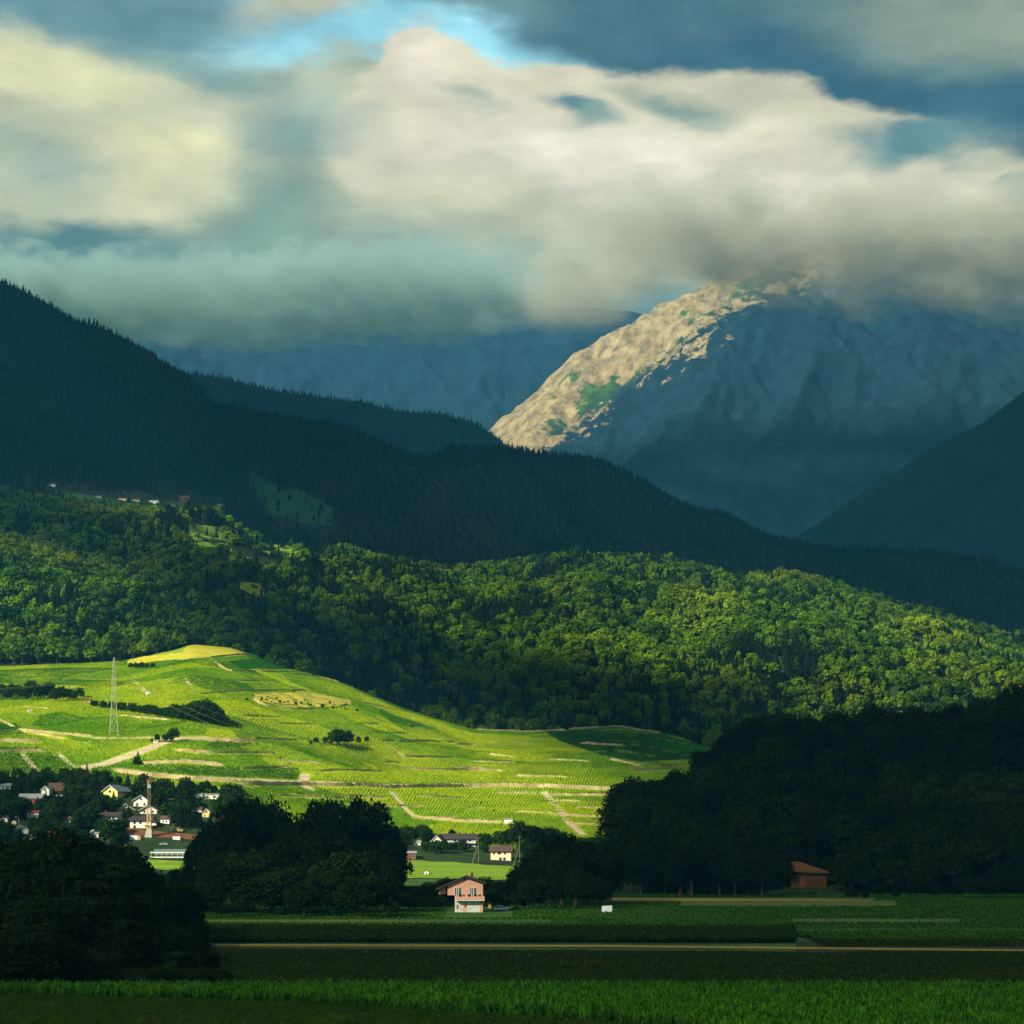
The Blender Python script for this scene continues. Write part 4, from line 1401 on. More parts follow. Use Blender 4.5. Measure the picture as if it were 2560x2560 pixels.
def crop(name, protos, y0, y1, umin, umax, dx, dy, seed, keep=None, hs=1.0):
    rng = np.random.default_rng(seed)
    xa = (umin - 1280) / F * y1; xb = (umax - 1280) / F * y1
    xs = np.arange(xa, xb, dx); ys = np.arange(y0, y1, dy)
    gx, gyy = np.meshgrid(xs, ys)
    x = gx.ravel() + rng.normal(0, dx * .18, gx.size); y = gyy.ravel() + rng.normal(0, dy * .07, gx.size)
    u = x / y * F + 1280; v = HOR + CAMZ * F / y
    k = (u > umin) & (u < umax)
    if keep is not None: k &= keep(u, v, x, y)
    x, y = x[k], y[k]; n = len(x)
    z = ground.z_at(u[k], y)
    s = rng.uniform(.75, 1.2, (n, 1)) * np.array([[1, 1, hs]])
    turn = np.zeros((n, 3)); turn[:, 2] = rng.uniform(0, 6.28, n)
    o = scatter(name, np.column_stack([x, y, z]), rng.integers(0, len(protos), n), s, turn, protos)
    tag(o, kind='stuff')
    print(name, n)
    return o


edge_v = lambda u: np.interp(u, [0, 250, 700, 1500, 1900], [2486, 2496, 2508, 2556, 2600])
crop('maize', MAIZE, 222, 287, -80, 2640, 0.42, 0.75, 1, lambda u, v, x, y: v < edge_v(u) + 3)
crop('grass', TUFT, 222, 287, -80, 1900, 0.42, 0.42, 2, lambda u, v, x, y: v > edge_v(u) + 2)
crop('dark_crop', BEET, 292, 392, 380, 2640, 0.9, 1.1, 3, lambda u, v, x, y: (v > np.interp(u, [0, 1800, 2100, 2600], [2374, 2382, 2386, 2388])))
crop('field_crop', LOWC, 474, 745, 440, 2640, 1.6, 1.9, 4, lambda u, v, x, y: ~(((v > 2258) & (v < 2296) & (u > 1112) & (u < 1282)) | ((v > 2244) & (v < 2256) & (u > 1500) & (u < 2190)) | ((v > 2299) & (v < 2309) & (u < 1380))
     | ((v > 2253) & (v < 2268) & (u > 1700) & (u < 2240)) | ((v > 2298) & (v < 2308) & (u > 1980) & (u < 2400))))
crop('stubble', BEET, 372, 446, 1990, 2660, 1.0, 1.3, 8, lambda u, v, x, y: ~((v > 2368) & (v < 2382)), .8)
# taller dark crop that ends in a step on the right
crop('tall_dark_crop', BEET, 414, 470, 480, 1988, 0.8, 0.9, 5, None, 2.6)
crop('vine_strip', LOWC, 424, 462, 1992, 2640, 1.2, 1.3, 6, None, 1.0)
# ------------------------------------------------------------------ mesh kit for built things
class MB:
    """collects boxes, prisms and bars and links them as one mesh object"""
    def __init__(self): self.v = []; self.f = []

    def box(self, lo, hi):
        (x0, y0, z0), (x1, y1, z1) = lo, hi
        b = len(self.v)
        self.v += [(x0, y0, z0), (x1, y0, z0), (x1, y1, z0), (x0, y1, z0), (x0, y0, z1), (x1, y0, z1), (x1, y1, z1), (x0, y1, z1)]
        self.f += [tuple(b + i for i in f) for f in ((0, 3, 2, 1), (4, 5, 6, 7), (0, 1, 5, 4), (1, 2, 6, 5), (2, 3, 7, 6), (3, 0, 4, 7))]
        return self

    def prism(self, prof, y0, y1):
        """profile in x-z pushed from y0 to y1"""
        b = len(self.v); n = len(prof)
        self.v += [(x, y0, z) for x, z in prof] + [(x, y1, z) for x, z in prof]
        self.f.append(tuple(range(b, b + n))); self.f.append(tuple(range(b + 2 * n - 1, b + n - 1, -1)))
        for i in range(n):
            j = (i + 1) % n
            self.f.append((b + i, b + n + i, b + n + j, b + j))
        return self

    def bar(self, a, c, r, seg=4, r2=None):
        a = Vector(a); c = Vector(c); d = (c - a)
        if d.length < 1e-6: return self
        q = d.to_track_quat('Z', 'Y'); b = len(self.v); r2 = r if r2 is None else r2
        for p, rr in ((a, r), (c, r2)):
            for s in range(seg):
                an = 2 * math.pi * (s + .5) / seg
                self.v.append(tuple(p + q @ Vector((rr * math.cos(an), rr * math.sin(an), 0))))
        for s in range(seg):
            t = (s + 1) % seg
            self.f.append((b + s, b + t, b + seg + t, b + seg + s))
        self.f.append(tuple(b + s for s in range(seg))[::-1]); self.f.append(tuple(b + seg + s for s in range(seg)))
        return self

    def build(self, name, mat, parent=None, smooth=False):
        return link(bpy.data.objects.new(name, mesh_from(name, self.v, self.f, [mat], smooth)), parent)


def thing(name, loc, label, cat, group=None, rz=0.0, kind=None):
    o = link(bpy.data.objects.new(name, None))
    o.location = loc; o.rotation_euler = (0, 0, rz)
    o.empty_display_size = 0.5
    tag(o, label, cat, group, kind)
    return o


def copy_tree(o, parent=None):
    c = o.copy(); COL.objects.link(c); c.parent = parent
    for ch in list(o.children): copy_tree(ch, c)
    return c


ST = {
    'white': plain('white_render', (0.74, 0.71, 0.60), 0.85, 0.10, 0.4),
    'cream': plain('cream_render', (0.72, 0.60, 0.36), 0.85, 0.10, 0.4),
    'yellow': plain('yellow_render', (0.74, 0.60, 0.20), 0.85, 0.10, 0.4),
    'pink': plain('pink_render', (0.72, 0.39, 0.25), 0.9, 0.10, 0.5),
    'red': plain('red_boards', (0.34, 0.06, 0.055), 0.8, 0.2, 0.6),
    'brown': plain('brown_boards', (0.17, 0.065, 0.035), 0.8, 0.25, 1.0),
    'barn': plain('barn_boards', (0.10, 0.045, 0.014), 0.85, 0.3, 0.8),
    'grey': plain('grey_render', (0.50, 0.54, 0.50), 0.85, 0.12, 0.5),
    'pale': plain('pale_wall', (0.66, 0.66, 0.56), 0.85, 0.2, 0.7),
    'glass': plain('window_glass', (0.012, 0.018, 0.022), 0.15, 0.2, 1.0, 0.5),
    'shutter': plain('white_shutter', (0.62, 0.66, 0.58), 0.7, 0.1, 3.0),
    'wood': plain('pole_wood', (0.20, 0.18, 0.09), 0.9, 0.25, 1.5),
    'steel': plain('galvanised_steel', (0.44, 0.46, 0.28), 0.6, 0.15, 1.0, 0.4),
    'orange': plain('crane_paint', (0.50, 0.34, 0.12), 0.6, 0.2, 1.0),
    'rust': plain('dark_crane_steel', (0.16, 0.10, 0.05), 0.7, 0.3, 1.0),
    'concrete': plain('concrete', (0.42, 0.40, 0.32), 0.9, 0.15, 0.7),
    'blue': plain('blue_paint', (0.02, 0.05, 0.20), 0.6, 0.1, 1.0),
    'whitepaint': plain('white_paint', (0.72, 0.74, 0.76), 0.5, 0.08, 0.8, 0.4),
    'tyre': plain('tyre_rubber', (0.02, 0.02, 0.02), 0.9, 0.1, 2.0),
    'teal': plain('teal_paint', (0.16, 0.32, 0.30), 0.4, 0.05, 1.0, 0.5),
    'redlamp': plain('red_lamp', (0.5, 0.02, 0.02), 0.3, 0.05, 1.0, 0.5),
    'orangebox': plain('orange_paint', (0.75, 0.33, 0.10), 0.6, 0.1, 1.0),
}
RF = {
    'dark': plain('dark_roof_tiles', (0.045, 0.036, 0.036), 0.85, 0.3, 2.5),
    'brown': plain('brown_roof_tiles', (0.085, 0.052, 0.04), 0.85, 0.3, 2.5),
    'green': plain('grey_green_roof', (0.12, 0.17, 0.16), 0.8, 0.25, 1.5),
    'grey': plain('grey_roof', (0.24, 0.26, 0.24), 0.8, 0.25, 1.5),
    'rust': plain('rust_roof', (0.125, 0.052, 0.014), 0.85, 0.35, 0.8),
    'red': plain('dark_red_roof', (0.16, 0.04, 0.03), 0.85, 0.3, 2.0),
}


def add_window(par, x, z, w, h, y=-0.0, frame='shutter'):
    """a framed window standing on the wall plane y, facing -y"""
    m = MB(); t = 0.09
    m.box((x - w / 2 - t, y - .08, z - t), (x + w / 2 + t, y + .02, z)); m.box((x - w / 2 - t, y - .08, z + h), (x + w / 2 + t, y + .02, z + h + t))
    m.box((x - w / 2 - t, y - .08, z), (x - w / 2, y + .02, z + h)); m.box((x + w / 2, y - .08, z), (x + w / 2 + t, y + .02, z + h))
    f = m.build('window', ST[frame], par)
    MB().box((x - w / 2, y - .03, z), (x + w / 2, y + .04, z + h)).build('pane', ST['glass'], f)
    return f


def house(u, v, label, w=9, d=9, h=5, rh=2.6, gable=True, yaw=0, wall='white', roof='dark', wins=(), over=0.6, chimney=None, balcony=None,
          sheet=ground, group='houses of the village below the vineyard', name='house', cat='house', door=None, lean=None):
    """gabled house; gable=True shows its gable end, else its long side. (u, v) is the middle of the foot of the front wall"""
    p = hit(sheet, u, v)
    o = thing(name, (p.x, p.y, p.z), label, cat, group, math.radians(yaw))
    hw = w / 2
    if gable:
        MB().prism([(-hw, -3), (hw, -3), (hw, h), (0, h + rh), (-hw, h)], 0, d).build('wall', ST[wall], o)
        m = MB(); t = 0.28
        sl = rh / hw
        for s in (-1, 1):
            pr = [(0, h + rh + .02), (s * (hw + over), h - sl * over + .02), (s * (hw + over), h - sl * over + t), (0, h + rh + t * 1.15)]
            m.prism(pr if s > 0 else pr[::-1], -over, d + over)
        rf = m.build('roof', RF[roof], o)
        # pale barge boards on the gable
        mb = MB()
        for s in (-1, 1):
            pr = [(0, h + rh - .22), (s * (hw + over), h - sl * over - .22), (s * (hw + over), h - sl * over), (0, h + rh)]
            mb.prism(pr if s > 0 else pr[::-1], -over - .06, -over + .04)
        mb.build('barge_board', ST['shutter'] if wall != 'brown' else ST['brown'], rf)
    else:
        q = MB()
        b = len(q.v)
        q.v += [(-hw, 0, -3), (hw, 0, -3), (hw, d, -3), (-hw, d, -3), (-hw, 0, h), (hw, 0, h), (hw, d, h), (-hw, d, h), (-hw, d / 2, h + rh), (hw, d / 2, h + rh)]
        q.f += [(0, 1, 5, 4), (1, 2, 6, 9, 5), (2, 3, 7, 6), (3, 0, 4, 8, 7), (0, 3, 2, 1)]
        q.build('wall', ST[wall], o)
        q = MB(); t = .28; sl = rh / (d / 2)
        for s in (-1, 1):
            ye = -over if s < 0 else d + over
            ze = h - sl * over
            a = len(q.v)
            x0, x1 = -hw - over, hw + over
            q.v += [(x0, ye, ze + .02), (x1, ye, ze + .02), (x1, d / 2, h + rh + .02), (x0, d / 2, h + rh + .02),
                    (x0, ye, ze + t), (x1, ye, ze + t), (x1, d / 2, h + rh + t), (x0, d / 2, h + rh + t)]
            ff = ((0, 3, 2, 1), (4, 5, 6, 7), (0, 1, 5, 4), (1, 2, 6, 5), (2, 3, 7, 6), (3, 0, 4, 7))
            q.f += [tuple(a + i for i in (f if s < 0 else f[::-1])) for f in ff]
        rf = q.build('roof', RF[roof], o)
    if chimney is not None:
        for cx in (chimney if isinstance(chimney, (tuple, list)) else (chimney,)):
            MB().box((cx - .4, d * .45, h + rh * .3), (cx + .4, d * .45 + .8, h + rh + 1.1)).build('chimney', RF['brown'], rf)
    for wn in wins:
        add_window(o, *wn, y=0.0)
    if door: MB().box((door - .55, -.06, 0), (door + .55, .03, 2.1)).build('door', ST['brown'], o)
    if balcony:
        x0, x1, z = balcony
        bl = MB().box((x0, -1.3, z - .2), (x1, 0.01, z)).build('balcony', ST['concrete'], o)
        MB().box((x0, -1.35, z + .002), (x1, -1.27, z + .95)).build('railing', ST[wall], bl)
    return o


K = 'houses of the village below the vineyard'
# ---- left village
house(276, 1998, 'yellow gabled house with grey green roof, highest beside the tall conifers', 9.5, 12, 4.6, 3.2, True, -24, 'yellow', 'green', [(-.3, 3.6, 1.5, 1.3), (-2.6, 1.2, 1.1, 1.2), (2.4, 1.2, 1.1, 1.2)], .9)
house(314, 2034, 'white gabled house under a wide brown roof below the yellow house', 9.0, 13, 2.4, 3.0, True, 12, 'white', 'brown', [(-.8, 1.9, 1.0, 1.4), (.8, 1.9, 1.0, 1.4)], .8, 3)
house(352, 2018, 'white gable of the dark roofed house just left of the crane mast', 8.0, 11, 4.0, 2.7, True, 0, 'white', 'dark', [(0, 4.0, 1.2, 1.0), (-2, 1, 1.1, 1.2), (2, 1, 1.1, 1.2)], .8)
house(371, 2036, 'low white gabled house directly behind the crane mast', 9.0, 11, 2.6, 2.5, True, 4, 'white', 'dark', [(-2.2, .9, 1.1, 1.2), (2.2, .9, 1.1, 1.2)], .9)
house(268, 2064, 'white two storey house with a low dark hipped roof left of the crane', 12, 10, 5.2, 1.8, False, -14, 'white', 'dark', [(1.6, 3.1, 1.1, 1.5), (3.4, 3.1, 1.1, 1.5), (-3.6, 3.1, 1.0, 1.2), (2.5, .4, 1.2, 1.4), (-3.2, .4, 1.0, 1.2)], 1.2, -3)
house(352, 2072, 'white block house with two dark windows beside the crane base', 11.5, 9, 4.6, 2.0, False, 0, 'white', 'dark', [(-3.3, 2.6, 1.2, 1.6), (-.2, 2.6, 1.2, 1.6), (3.6, 2.6, 1.2, 1.6), (-3.3, .2, 1.2, 1.6)], .9, 2, (1.6, 8.4, 1.9))
house(516, 2045, 'small bright yellow gabled house right of the village trees', 4.4, 7, 3.2, 2.0, True, 6, 'yellow', 'brown', [(0, 2.9, .8, .9), (-.9, .8, .7, .9)], .4)
house(491, 2031, 'low white wing left of the small yellow house', 5.5, 5, 1.6, 1.2, False, 0, 'white', 'brown', [(0, .4, 1.0, .8)], .5)
house(518, 1998, 'long low pale flat building at the foot of the vineyard', 13.5, 8, 2.4, 0.5, False, 3, 'white', 'grey', [(-4, .8, 1.6, 1.0), (0, .8, 1.6, 1.0), (4, .8, 1.6, 1.0)], .3)
house(479, 1996, 'tiny white hut left of the long pale building', 2.2, 2.5, 2.2, .8, True, 0, 'white', 'dark', [(0, .8, .6, .7)], .2, name='hut', cat='hut')
# ---- left edge
house(74, 2010, 'long dark red barn with a grey roof at the left edge', 13, 9, 3.2, 2.3, False, -4, 'red', 'grey', [(-1.5, 1.0, 1.3, 1.2), (3.8, .9, 1.0, 1.0)], .5, name='barn', cat='barn')
house(113, 1990, 'white gabled house between the red barn and the red shed', 4.5, 12, 3.6, 1.8, True, -6, 'white', 'grey', [(0, 2.8, .9, 1.3)], .5)
house(142, 2001, 'small red shed under a sloping grey roof', 4.5, 5, 1.8, 1.0, False, -8, 'red', 'grey', [(0, .5, .9, .8)], .5, name='shed', cat='shed')
house(142, 1982, 'white house with a broad brown roof behind the red shed', 8, 8, 2.0, 3.4, False, 0, 'white', 'brown', [(-2, .5, 1.1, .9), (2, .5, 1.1, .9)], 1.4, 1)
house(82, 2046, 'white rectangular house with a dark red roof below the red barn', 6.2, 7, 3.0, 1.2, False, 0, 'white', 'red', [(1.9, .7, 1.0, 1.4), (-1.6, 1.0, .9, 1.0)], .4)
house(52, 2088, 'dark roofed house with a white gable near the curved street lamp', 8, 8, 3.0, 2.2, True, 22, 'white', 'dark', [(0, 2.2, 1.0, 1.1)], 1.0)
house(9, 2056, 'white house cut by the left edge of the view', 4, 6, 2.4, 1.2, False, 0, 'white', 'dark', [(0, .8, 1.2, 1.0)], .3)
house(12, 1977, 'pale green house at the left edge below the shaded vineyard plots', 6, 7, 2.6, 1.5, False, 8, 'grey', 'green', [(-1, .8, 1.1, 1.0), (1.6, .8, 1.0, 1.0)], .5)
house(35, 2062, 'little yellow hut left of the curved street lamp', 2.2, 2.5, 1.6, .7, True, 0, 'yellow', 'dark', [(0, .5, .6, .6)], .2, name='hut', cat='hut')
for (u_, v_, w_, wl_, rf_, lab_) in ((76, 2108, 4.5, 'white', 'dark', 'small white house deep in the trees below the street lamp'), (214, 2024, 4.0, 'white', 'dark', 'white cottage between the broad brown roof and the yellow house'),
        (166, 2062, 4.5, 'cream', 'brown', 'cream cottage in the trees left of the two storey house'), (428, 2016, 4.0, 'white', 'dark', 'small white house under the tall conifers right of the crane'),
        (556, 2060, 5.0, 'cream', 'brown', 'cream cottage right of the small yellow house'), (412, 2060, 5.0, 'white', 'brown', 'white cottage right of the block house at the crane'),
        (128, 2100, 4.5, 'white', 'red', 'white cottage with a reddish roof above the black corner wood'), (236, 2096, 4.5, 'pale', 'grey', 'pale grey cottage left of the site containers')):
    house(u_, v_, lab_, w_, 5, 2.8, 1.5, bool(int(u_) % 2), (u_ * 7) % 30 - 15, wl_, rf_, [(-.9, .9, .8, 1.0), (.9, .9, .8, 1.0)], .5)
# ---- centre
house(1145, 2118, 'long grey roofed white building with balconies and chimneys above the meadow', 19.5, 10, 4.6, 2.6, False, 3, 'grey', 'dark',
      [(x, 2.9, 1.5, 1.2) for x in (-7.5, -1.8, .6, 4.0, 6.4)] + [(x, .4, 1.5, 1.3) for x in (-5.4, -1.0, 3.2, 6.8)], .7, (1.0, 4.6, 8.0), (-3.6, 9.4, 2.2))
house(1092, 2120, 'white gable house attached to the left of the long grey roofed building', 6.0, 11, 4.0, 2.8, True, -16, 'white', 'dark', [(0, 2.7, 1.0, 1.8), (-1.5, .4, .9, 1.3)], .7)
house(1252, 2152, 'cream house with three upper windows and a dark half hipped roof', 10.6, 9, 5.2, 2.4, False, -6, 'cream', 'brown',
      [(-3.6, 3.3, 1.0, 1.2), (-.8, 3.3, 1.6, 1.2), (2.2, 3.3, 1.0, 1.2), (-.2, .3, 1.3, 1.4), (1.9, .3, 1.3, 1.4)], .9, 2.5)
house(1017, 2150, 'dark shed with a pale roof edge beside the left thin pole', 9.5, 6, 3.6, .8, False, 6, 'brown', 'grey', [(-3.6, .6, 1.1, 1.8), (3.8, 1.0, .9, 1.6)], .5, name='shed', cat='shed')
house(1042, 2114, 'small pale green roofed hut among the dark trees', 4.2, 4, 1.6, .9, False, 0, 'pale', 'grey', [(0, .4, .9, .8)], .3, name='hut', cat='hut')
house(1271, 2061, 'white stone hut standing alone in the lowest vineyard plots', 5.0, 4.5, 2.8, .5, False, 0, 'white', 'grey', [(1.1, .9, .7, .9)], .2, name='hut', cat='hut')
house(1396, 2140, 'small white house nearly swallowed by the dark trees', 4.5, 6, 3.2, 1.6, True, 12, 'white', 'dark', [(0, 1.2, .9, 1.2)], .4)
house(1066, 2188, 'tiny pale garden hut on the edge of the meadow', 2.2, 2, 1.6, .6, True, 0, 'pale', 'dark', [(0, .5, .6, .6)], .15, name='hut', cat='hut')
house(218, 1757, 'tiny orange brick hut under the hedge of the upper vineyard', 5.0, 4, 1.6, .9, False, 0, 'pink', 'rust', [(-.8, .4, .8, .8)], .3, name='hut', cat='hut')
house(74, 1781, 'little white tool hut in the left vineyard', 3.6, 3, 1.4, .4, False, 0, 'white', 'grey', [(0, .4, .7, .6)], .15, name='hut', cat='hut')
house(389, 1857, 'white hut where the curved road reaches the terraces', 2.6, 2.6, 1.6, .5, False, 0, 'white', 'grey', [(0, .5, .6, .6)], .15, name='hut', cat='hut')
# ---- hamlet up on the dark ridge
G2 = 'houses of the hamlet high on the dark slope'
for (u, v, w, h, rh, wl, rf, lab) in ((128, 1215, 11, 3.2, 1.0, 'white', 'grey', 'lone white house highest on the dark slope'),
        (305, 1258, 12, 2.8, 1.6, 'cream', 'brown', 'pale low house at the left end of the hill hamlet'),
        (339, 1261, 11, 3.0, 2.0, 'cream', 'brown', 'brown roofed cream house second from the left in the hill hamlet'),
        (380, 1265, 18, 4.0, 1.4, 'white', 'dark', 'long white house in the middle of the hill hamlet'),
        (457, 1264, 19, 5.5, 5.5, 'brown', 'brown', 'big brown timber chalet of the hill hamlet'),
        (429, 1273, 9, 2.6, 1.2, 'white', 'dark', 'small white house below the brown timber chalet'),
        (544, 1272, 11, 2.6, 1.4, 'cream', 'brown', 'pale house alone right of the hill hamlet'),
        (246, 1252, 8, 2.2, 1.0, 'pale', 'grey', 'small grey shed left of the hill hamlet')):
    house(u, v - (8 if u > 140 else 0), lab, w, 9, h, rh, False, random.uniform(-12, 12), wl, rf, [(-w * .28, .9, 1.4, 1.3), (w * .05, .9, 1.4, 1.3), (w * .33, .9, 1.4, 1.3)], .9, sheet=dark_ridge, group=G2)

# ------------------------------------------------------------------ the pink house
p = hit(ground, 1164, 2281)
PXM = p.y / F
pk = thing('house', (p.x, p.y, p.z), 'pink house with balcony and long low roof in front of the dark hedge', 'house', None, 0.0)
X = lambda u: (u - 1164) * PXM
Zv = lambda v: (2281 - v) * PXM
xl, xr = X(1119), X(1207); zr = Zv(2192); ze = Zv(2207); zl = Zv(2212)
MB().prism([(xl, Zv(2238)), (xr, Zv(2238)), (xr, ze), (0, zr), (xl, zl)], 0, 10).build('wall', ST['pink'], pk)
MB().prism([(X(1097), Zv(2235)), (X(1114), Zv(2235)), (X(1114), Zv(2213)), (X(1097), Zv(2220))], 1.2, 9).build('side_wing', ST['pink'], pk)
gf = MB().box((X(1137), .15, -1), (xr - .9, 9.9, Zv(2238) - .003)).build('ground_floor_wall', ST['pale'], pk)
MB().box((xr - .9, .02, -1), (xr - .002, .9, Zv(2238) - .003)).build('pillar', ST['pink'], pk)
MB().box((X(1157), .09, 0), (X(1166), .14, 2.3)).build('door', ST['pink'], pk)
MB().box((X(1142), .08, 1.0), (X(1145.5), .14, 2.3)).build('lantern', ST['rust'], pk)
MB().box((X(1161), .0, 1.7), (X(1166), .088, 2.2)).build('plant_basket', ST['brown'], pk)
m = MB(); t = .3; ov = 1.0
sr = (zr - ze) / (xr - 0); slf = (zr - zl) / (0 - xl)
m.prism([(0, zr + .02), (xr + ov, ze - sr * ov + .02), (xr + ov, ze - sr * ov + t), (0, zr + t)], -1.0, 11)
m.prism([(0, zr + t), (X(1090), zr - slf * (0 - X(1090)) + t), (X(1090), zr - slf * (0 - X(1090)) + .02), (0, zr + .02)], -1.0, 11)
rf = m.build('roof', RF['dark'], pk)
MB().box((X(1176), 5, zr - 1), (X(1182), 5.8, zr + 1.1)).build('chimney', RF['brown'], rf)
m = MB()
for k in range(9):                                    # rafters under the eaves
    x = X(1095) + k * (xr - X(1095)) / 8
    z = zr - (sr * x if x > 0 else slf * -x) - .2
    m.box((x - .07, -.95, z), (x + .07, .0, z + .16))
m.build('rafters', ST['brown'], rf)
for uu in (1145, 1183):
    w_ = 1.75; z0 = Zv(2238.5); h_ = 2.25; x = X(uu)
    f = add_window(pk, x, z0, w_, h_)
    for s in (-.42, .12):
        MB().box((x + s - .12, -.10, z0), (x + s + .12, -.035, z0 + h_)).build('curtain', ST['shutter'], f)
    MB().box((x + .52, -.10, z0 + .02), (x + .58, -.035, z0 + h_)).build('glazing_bar', ST['shutter'], f)
cv = MB()
for i in range(12):
    a = i / 12 * 2 * math.pi; b = (i + 1) / 12 * 2 * math.pi
    k = len(cv.v); r = .36
    cv.v += [(0, -.05, 0), (r * math.cos(a), -.05, r * math.sin(a)), (r * math.cos(b), -.05, r * math.sin(b))]
    cv.f.append((k, k + 1, k + 2))
rw = cv.build('round_window', ST['glass'], pk); rw.location = (X(1162.5), 0, Zv(2197.5))
bl = MB().box((X(1139), -1.5, Zv(2251.5)), (X(1211.5), .0, Zv(2249.5))).build('balcony', ST['whitepaint'], pk)
MB().box((X(1139), -1.5, Zv(2249.5) + .002), (X(1211.5), -1.35, Zv(2240))).build('parapet', ST['pink'], bl)
MB().box((X(1139), -1.35, Zv(2249.5) + .002), (X(1139) + .15, 0, Zv(2240))).build('parapet', ST['pink'], bl)
MB().box((X(1211.5) - .15, -1.35, Zv(2249.5) + .002), (X(1211.5), 0, Zv(2240))).build('parapet', ST['pink'], bl)
fl = [(1151, .42), (1160, .28), (1173, .42), (1189, .36), (1200, .34)]
for uu, r in fl:                                      # flower pots on the parapet
    bm = bmesh.new(); bmesh.ops.create_icosphere(bm, subdivisions=2, radius=r)
    for q in bm.verts: q.co *= random.uniform(.8, 1.2)
    me = bpy.data.meshes.new('potted_plant'); bm.to_mesh(me); bm.free(); me.materials.append(M['leaf_near'])
    q = link(bpy.data.objects.new('potted_plant', me)); q.location = (p.x + X(uu), p.y - 1.42, p.z + Zv(2240) + r * .6)
    tag(q, {1151: 'dark potted plant on the balcony under the left window', 1160: 'smallest potted plant near the middle of the balcony', 1173: 'big dark potted plant left of the right window',
            1189: 'dark potted plant right of the right window', 1200: 'dark potted plant at the right end of the balcony'}[uu], 'plant', 'potted plants along the pink balcony')

# ------------------------------------------------------------------ barn on the right
p = hit(knoll, 2022, 2214)
k = p.y / F
bn = thing('barn', (p.x, p.y - 2, p.z - .2), 'rust brown wooden barn with a one sided roof at the edge of the right wood', 'barn', None, 0.0)
X = lambda u: (u - 2022) * k
Zv = lambda v: (2213 - v) * k
MB().box((X(1978), 0, -2), (X(2065), 8, Zv(2184))).build('wall', ST['barn'], bn)
for i in range(9):
    x = X(1980) + i * (X(2062) - X(1980)) / 8
    MB().box((x - .12, -.12, -1), (x + .12, -.002, Zv(2184.5))).build('post', ST['barn'], bn)
MB().box((X(1996), -.10, 0), (X(2012), -.003, Zv(2192))).build('door', ST['brown'], bn)
q = MB()
q.v += [(X(1974), -1.5, Zv(2177)), (X(2072), -1.5, Zv(2180)), (X(2072), -1.5, Zv(2178)), (X(1974), -1.5, Zv(2175)),
        (X(1976), 4.5, Zv(2152)), (X(2002), 4.5, Zv(2152)), (X(1976), 9.5, Zv(2176)), (X(2072), 9.5, Zv(2180))]
q.f += [(0, 1, 2, 3), (3, 2, 5, 4), (2, 7, 5), (4, 5, 7, 6), (3, 4, 6), (0, 3, 6), (0, 6, 7, 1), (1, 7, 2)]
q.build('roof', RF['rust'], bn)

# ------------------------------------------------------------------ cars
def car(u, v, label, paint, yaw, sheet=ground, L=4.2):
    p = hit(sheet, u, v)
    o = thing('parked_car', (p.x, p.y, p.z), label, 'car', None, math.radians(yaw))
    s = L / 4.2
    prof = [(-2.1, .32), (-2.12, .75), (-1.95, .98), (-1.15, 1.05), (-.55, 1.55), (1.05, 1.58), (1.85, 1.12), (2.08, .95), (2.1, .35)]
    MB().prism([(x * s, z) for x, z in prof], -.84, .84).build('body', ST[paint], o)
    for side in (-1, 1):
        gl = MB()
        for a in ([(-1.0, 1.07), (-.02, 1.07), (-.02, 1.47), (-.5, 1.47)], [(.06, 1.07), (1.5, 1.10), (1.0, 1.48), (.06, 1.48)]):
            gl.prism([(x * s, z) for x, z in a], side * .845 - .012, side * .845 + .012)
        gl.build('side_window', ST['glass'], o)
        for x in (-1.32, 1.3):
            w = MB(); w.bar((x * s, side * .68, .32), (x * s, side * .88, .32), .32, 14); wo = w.build('wheel', ST['tyre'], o)
            MB().bar((x * s, side * .88, .32), (x * s, side * .90, .32), .18, 10).build('rim', ST['whitepaint'], wo)
        MB().box((-2.13 * s, side * .62 - .16, .68), (-2.08 * s, side * .62 + .16, .84)).build('headlight', ST['glass'], o)
        MB().box((2.06 * s, side * .66 - .12, .72), (2.12 * s, side * .66 + .12, 1.0)).build('tail_light', ST['redlamp'], o)
    q = MB()
    q.v += [(-1.14 * s, -.72, 1.07), (-1.14 * s, .72, 1.07), (-.58 * s, .66, 1.53), (-.58 * s, -.66, 1.53)]; q.f += [(0, 3, 2, 1)]
    q.v = [(x - .02, y, z + .015) for x, y, z in q.v]; q.build('windscreen', ST['glass'], o)
    q = MB()
    q.v += [(1.83 * s, -.7, 1.16), (1.83 * s, .7, 1.16), (1.08 * s, .64, 1.55), (1.08 * s, -.64, 1.55)]; q.f += [(0, 1, 2, 3)]
    q.v = [(x + .02, y, z + .015) for x, y, z in q.v]; q.build('rear_window', ST['glass'], o)
    MB().box((2.1 * s, -.8, .36), (2.2 * s, .8, .58)).build('bumper', ST['whitepaint'], o)
    return o


car(1253, 2277, 'white car parked right of the pink house before the dark trees', 'whitepaint', 158)
car(409, 2113, 'pale teal car parked above the road bridge', 'teal', 5)
p = hit(ground, 1224, 2271)
MB_ = MB().box((-.45, -.4, -.4), (.45, .4, 1.15)); o = MB_.build('litter_bin', ST['orangebox']); o.location = p
tag(o, 'small orange bin between the pink house and the white car', 'bin')
